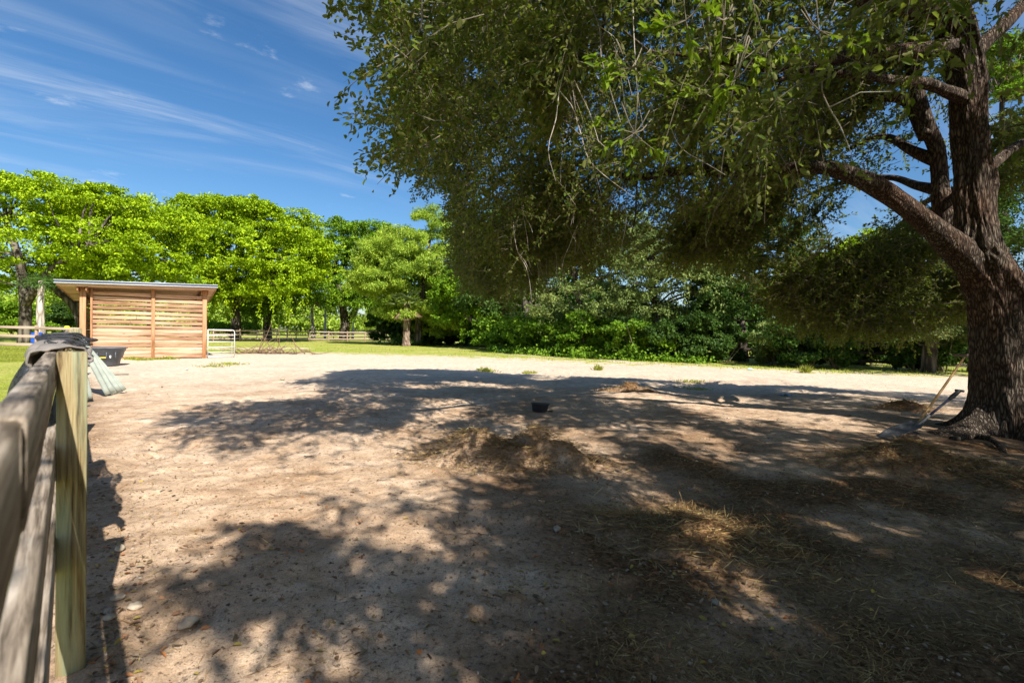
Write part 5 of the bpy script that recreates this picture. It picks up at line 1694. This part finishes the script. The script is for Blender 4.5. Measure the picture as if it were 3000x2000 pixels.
def pebbles(name, Ps, smin, smax, mat, label, cat):
    n = len(Ps)
    s = smin + (smax - smin) * rng.random(n) ** 4
    s *= np.clip(np.linalg.norm(Ps - CAM, axis=1) / 4, 0.7, 2.2)
    V = ico[None] * (1 + 0.35 * rng.normal(size=(n, 11, 1)) * 0.6) * (s[:, None] * (0.6 + 0.6 * rng.random((n, 3))))[:, None]
    V[..., 2] *= 0.6
    V = V + Ps[:, None]
    F = (np.arange(n)[:, None, None] * 11 + icf[0][None]).reshape(-1, 3)
    o = mesh_np(name, V.reshape(-1, 3), F, mat); tag(o, label, cat, kind='stuff')


pebbles('gravel', Ps[:2600], 0.003, 0.016, 'pebble', 'small pale pebbles scattered through the sand', 'pebbles')
m_plain('clod', (0.10, 0.065, 0.042), 0.95, var=0.4, scale=40)
pebbles('soil_crumbs', Ps[2600:9000], 0.002, 0.012, 'clod', 'small dark crumbs of soil and dry manure', 'crumbs')

# stones one can point to
ROCKS = [(395, 1808, .045, 'rounded pale stone nearest the fence foot in the left foreground'), (552, 1828, .06, 'knobbly pale stone left of centre in the foreground'), (318, 1820, .03, 'small stone beside the rounded pale stone by the fence'),
         (345, 1780, .04, 'flat stone touching the fence shadow in the foreground'), (352, 1635, .05, 'grey stone at the shadow edge beside the fence'), (320, 1845, .035, 'whitish stone in the line of stones by the fence'),
         (1632, 1545, .05, 'lumpy pale stone in the shade between the two near straw piles'), (1803, 1523, .03, 'small white stone at the left edge of the raked straw'), (1046, 1635, .025, 'small stone in the sunlit bay of the foreground'),
         (740, 1240, .05, 'pale stone lying in the left shadow lobe'), (463, 1338, .035, 'pale stone on the sunny dirt left of the shadow'), (490, 1341, .05, 'flat white stone next to the one on the sunny dirt'),
         (964, 1222, .06, 'pale stone just left of the central shadow'), (828, 1114, .09, 'white stone at the sunlit edge of the tree shadow'), (1405, 1120, .11, 'large pale stone in the far shade beyond the bowl'),
         (1365, 1830, .02, 'small chalky stone at the bottom centre'), (2100, 1770, .035, 'yellowish stone among the raked straw'), (620, 1225, .04, 'small pale stone near the tip of the left shadow lobe')]
for k, (px_, py_, s, lb) in enumerate(ROCKS):
    b = G(px_, py_)
    n_ = 14
    ph = np.linspace(0, math.pi, n_); t_ = np.linspace(0, 2 * math.pi, 20, endpoint=False)
    PH, TH = np.meshgrid(ph, t_, indexing='ij')
    D = np.stack([np.sin(PH) * np.cos(TH), np.sin(PH) * np.sin(TH), np.cos(PH)], -1)
    rr_ = 1 + 0.3 * fbm(D[..., 0] * 1.6 + k * 5 + D[..., 2], D[..., 1] * 1.6 + D[..., 2] * 1.3, k, 3)
    Vr = D * rr_[..., None] * s * 0.62 * np.array([1.25, 0.85, 0.6])
    i, j = np.meshgrid(np.arange(n_ - 1), np.arange(20), indexing='ij')
    F = np.stack([i * 20 + j, (i + 1) * 20 + j, (i + 1) * 20 + (j + 1) % 20, i * 20 + (j + 1) % 20], -1).reshape(-1, 4)
    o = mesh_np('stone', Vr.reshape(-1, 3), F, 'rock')
    o.location = (b[0], b[1], gz1(b[0], b[1]) + s * 0.3); o.rotation_euler = (0, 0, k * 1.3)
    tag(o, lb, 'stone', 'pale stones lying on the dirt')


# ------------------------------------------------------------------ grass blades
def blades(n, px0, px1, py0, py1, hh, wdt, cond=None, pw=1.0):
    P, a, b = scatter_px(n, px0, px1, py0, py1, pw)
    if cond is not None:
        P = P[cond(P, a, b)]
    m = len(P)
    A = rng.normal(size=(m, 3)) * 0.45 + np.array([0, 0, 1])
    P = P - np.array([0, 0, 0.005])
    return leaves(P, A, rng.normal(size=(m, 3)), hh * (0.4 + rng.random(m)), wdt, 'blade')


gm = MB()
gm.add(*blades(60000, -60, 260, 1030, 1500, 0.05, 0.006, lambda P, a, b: (P[:, :2] @ Fn) < -0.16, 0.8))
gm.add(*blades(26000, -60, 230, 1012, 1060, 0.10, 0.016, lambda P, a, b: (P[:, :2] @ Fn) < -0.2))
gm.add(*blades(34000, 600, 3000, 1004, 1112, 0.14, 0.03, lambda P, a, b: (b < np.interp(a, [600, 1000, 1400, 1900, 2500, 3000], [1030, 1032, 1043, 1068, 1094, 1106]) + 3 * rng.normal(size=len(a))) & (fbm(P[:, 0] * 0.9, P[:, 1] * 0.9, 71, 3) > -0.12)))
o = gm.build('grass', 'grass_blade'); tag(o, 'short yellow green grass of the field and verge', 'grass', kind='stuff')

WEEDS = [(390, 1054, .12, .35, 'grass tuft at the foot of the left shed panel'), (420, 1056, .08, .3, 'low grass tuft left of the middle shed post'), (458, 1054, .09, .25, 'small grass tuft right of the middle shed post'),
         (490, 1053, .13, .35, 'grass tuft at the foot of the right shed panel'), (620, 1074, .07, .5, 'flat weed patch on the sand below the gate'), (672, 1068, .10, .6, 'spreading weed patch right of the gate'),
         (1425, 1086, .14, .3, 'leafy weed on the pale sand in the centre distance'), (1752, 1085, .2, .12, 'upright small weed at the shadow edge right of centre'), (2030, 1118, .07, .6, 'thin grass patch in the shade before the hedge'),
         (1550, 1090, .1, .25, 'small weed right of the leafy weed in the distance'), (2040, 1135, .05, .5, 'second thin grass patch nearer in the shade'), (2360, 1092, .3, .15, 'upright weed at the foot of the dark hedge')]
for px_, py_, h, wd_, lb in WEEDS:
    b = G(px_, py_)
    m = 170
    P = np.stack([rng.normal(size=m) * wd_ * 0.5, rng.normal(size=m) * wd_ * 0.4, np.zeros(m) - 0.01], 1)
    P[:, 2] += gh(P[:, 0] + b[0], P[:, 1] + b[1])
    A = rng.normal(size=(m, 3)) * 0.6 + np.array([0, 0, 1]) + P * np.array([0.8, 0.8, 0])
    Vv, Ff = leaves(P, A, rng.normal(size=(m, 3)), h * (0.5 + rng.random(m)), 0.018 + 0.001 * b[1], 'quad')
    o = mesh_np('weed_clump', Vv, Ff, 'grass_blade'); o.location = (b[0], b[1], 0)
    tag(o, lb, 'weed', 'weed clumps on the sand')


# ------------------------------------------------------------------ brush pile beyond the gate
def brush():
    b = G(790, 1036)
    root = thing('brush_pile', 'pile of dry brown branches on the grass edge right of the gate', 'brush pile', (b[0], b[1], 0))
    mb = MB()
    for k in range(70):
        x = random.gauss(0, 1.2); d = unit(np.array([random.gauss(0, 1), random.gauss(0, .5), abs(random.gauss(0, .35))]))
        L = random.uniform(0.6, 1.7); s = np.array([x, random.gauss(0, .35), 0.03])
        mb.tube([s, s + d * L * 0.5 + rng.normal(size=3) * 0.06, s + d * L + rng.normal(size=3) * 0.1], [0.025, 0.018, 0.006], 5, sub=3)
    mb.build('twigs', 'dry_brush', root)
    mb = MB()
    for a, L in (((0.4, 0, 0.9), 2.0), ((0.75, 0, 0.5), 1.5), ((0.2, 0.1, 1.0), 1.3)):
        s = np.array([-0.7, 0, 0]); d = unit(np.array(a))
        mb.tube([s, s + d * L * 0.5 + np.array([0.05, 0, 0.0]), s + d * L], [0.03, 0.02, 0.005], 5, sub=4)
    mb.build('branch', 'dry_brush', root)


brush()


# ------------------------------------------------------------------ feed bowl
def bowl():
    b = G(1582, 1205)
    root = thing('feed_bowl', 'black rubber feed bowl standing in the shade near the centre', 'bowl', (b[0], b[1] + 0.1, gz1(b[0], b[1] + 0.1) + 0.005))
    mb = MB(); mb.lathe([(0.001, 0), (0.125, 0), (0.135, 0.01), (0.158, 0.135), (0.172, 0.14), (0.175, 0.15), (0.17, 0.16), (0.152, 0.157), (0.13, 0.02), (0.001, 0.014)], 44)
    o = mb.build('bowl_body', 'black_rubber', root, smooth=True); o.rotation_euler = (math.radians(-4), math.radians(3), 0)
    mb = MB(); mb.box((0.19, -0.02, 0.02), (0.1, 0.05, 0.02), bev=0.006); mb.build('tab', 'black_rubber', root)


bowl()


# ------------------------------------------------------------------ shovel and rake leaning on the oak
def shovel():
    tip = W(2590, 1270, 6.9); tip[2] = 0.012 + gz1(tip[0], tip[1])
    heel = W(2690, 1248, 7.02); top = W(2812, 1148, 7.05)
    root = thing('shovel', 'scoop shovel with grey blade and dark shaft propped against the oak base', 'shovel', tip)
    tip0 = tip.copy()
    ax = unit(heel - tip); side = unit(np.cross(ax, [0, 0, 1])); nrm = np.cross(side, ax)
    nu, nv = 16, 14
    L = float(np.linalg.norm(heel - tip))
    u = np.linspace(0, 1, nu)[:, None]; v = np.linspace(-1, 1, nv)[None, :]
    wdt = 0.15 * (0.82 + 0.18 * np.minimum(1, u * 3)) * np.where(u > 0.85, 1 - (u - 0.85) * 3.2, 1)
    depth = 0.045 * (np.abs(v) ** 3) * np.minimum(1, u * 2.5) + 0.03 * np.clip(u - 0.8, 0, 1) * 5
    Vv = (u * L)[..., None] * ax + (v * wdt)[..., None] * side + depth[..., None] * nrm
    i, j = np.meshgrid(np.arange(nu - 1), np.arange(nv - 1), indexing='ij')
    F = np.stack([i * nv + j, (i + 1) * nv + j, (i + 1) * nv + j + 1, i * nv + j + 1], -1).reshape(-1, 4)
    o = mesh_np('blade', (Vv + 0).reshape(-1, 3), F, 'steel', root, smooth=True)
    s = o.modifiers.new('thick', 'SOLIDIFY'); s.thickness = 0.004
    h0 = heel - tip0 + nrm * 0.02; sh = unit(top - heel)
    Ls = float(np.linalg.norm(top - heel))
    mb = MB(); mb.tube([h0 - ax * 0.06, h0, h0 + sh * Ls * 0.28], [0.022, 0.026, 0.02], 12, sub=4); mb.build('socket', 'steel', root, smooth=True)
    mb = MB(); mb.tube([h0 + sh * Ls * 0.24, h0 + sh * Ls * 0.84], [0.0165, 0.0165], 12); mb.build('shaft', 'dark_blue_paint', root, smooth=True)
    mb = MB(); g0 = h0 + sh * Ls * 0.74; g1 = h0 + sh * Ls
    mb.tube([g0, g0 + sh * 0.06, g1 - sh * 0.08, g1], [0.02, 0.031, 0.03, 0.024], 12, sub=3)
    mb.tube([g1 - side * 0.055, g1 + side * 0.055], [0.018, 0.018], 10)
    mb.build('grip', 'black_rubber', root, smooth=True)


def rake():
    foot = W(2672, 1262, 7.15); foot[2] = 0.03 + gz1(foot[0], foot[1]); top = W(2826, 1046, 7.35)
    root = thing('rake', 'tool with long bare wooden handle leaning against the oak trunk', 'rake', foot)
    d = top - foot
    mb = MB(); mb.tube([(0, 0, 0.02), d * 0.5 + np.array([0, 0, 0.005]), d], [0.0175, 0.0175, 0.0155], 12, sub=5); mb.build('handle', 'handle_wood', root, smooth=True)
    mb = MB()
    side = unit(np.array([0.25, 1.0, 0.0]))
    mb.tube([-side * 0.17 + np.array([0, 0, 0.03]), side * 0.17 + np.array([0, 0, 0.03])], [0.012, 0.012], 8)
    for k in range(12):
        s = -side * 0.17 + side * 0.34 * k / 11
        mb.tube([s + np.array([0, 0, 0.03]), s + np.array([-0.03, 0, 0.02]), s + np.array([-0.05, 0, -0.03])], [0.005, 0.004, 0.003], 5)
    mb.build('rake_head', 'dark_blue_paint', root)


shovel(); rake()

# small litter
b = G(2190, 1085)
mb = MB(); mb.lathe([(0.001, 0), (0.045, 0), (0.05, 0.02), (0.05, 0.16), (0.02, 0.2), (0.02, 0.23), (0.001, 0.23)], 14)
o = mb.build('bottle', 'teal_plastic'); o.location = (b[0], b[1], 0.06); o.rotation_euler = (math.radians(88), 0, 1.1)
tag(o, 'crumpled pale teal plastic bottle on the sand before the hedge', 'bottle')
b = G(2303, 1154)
xs = np.linspace(-.5, .5, 12); A, B = np.meshgrid(xs, xs)
V = np.stack([A * 0.26, B * 0.2, 0.03 + 0.03 * np.sin(A * 9 + 1) * np.cos(B * 7)], -1).reshape(-1, 3)
i, j = np.meshgrid(np.arange(11), np.arange(11), indexing='ij')
F = np.stack([i * 12 + j, i * 12 + j + 1, (i + 1) * 12 + j + 1, (i + 1) * 12 + j], -1).reshape(-1, 4)
o = mesh_np('wrapper', V, F, 'blue_wrapper', smooth=True); o.location = (b[0], b[1], gz1(b[0], b[1])); tag(o, 'light blue plastic wrapper lying in the shade', 'wrapper')
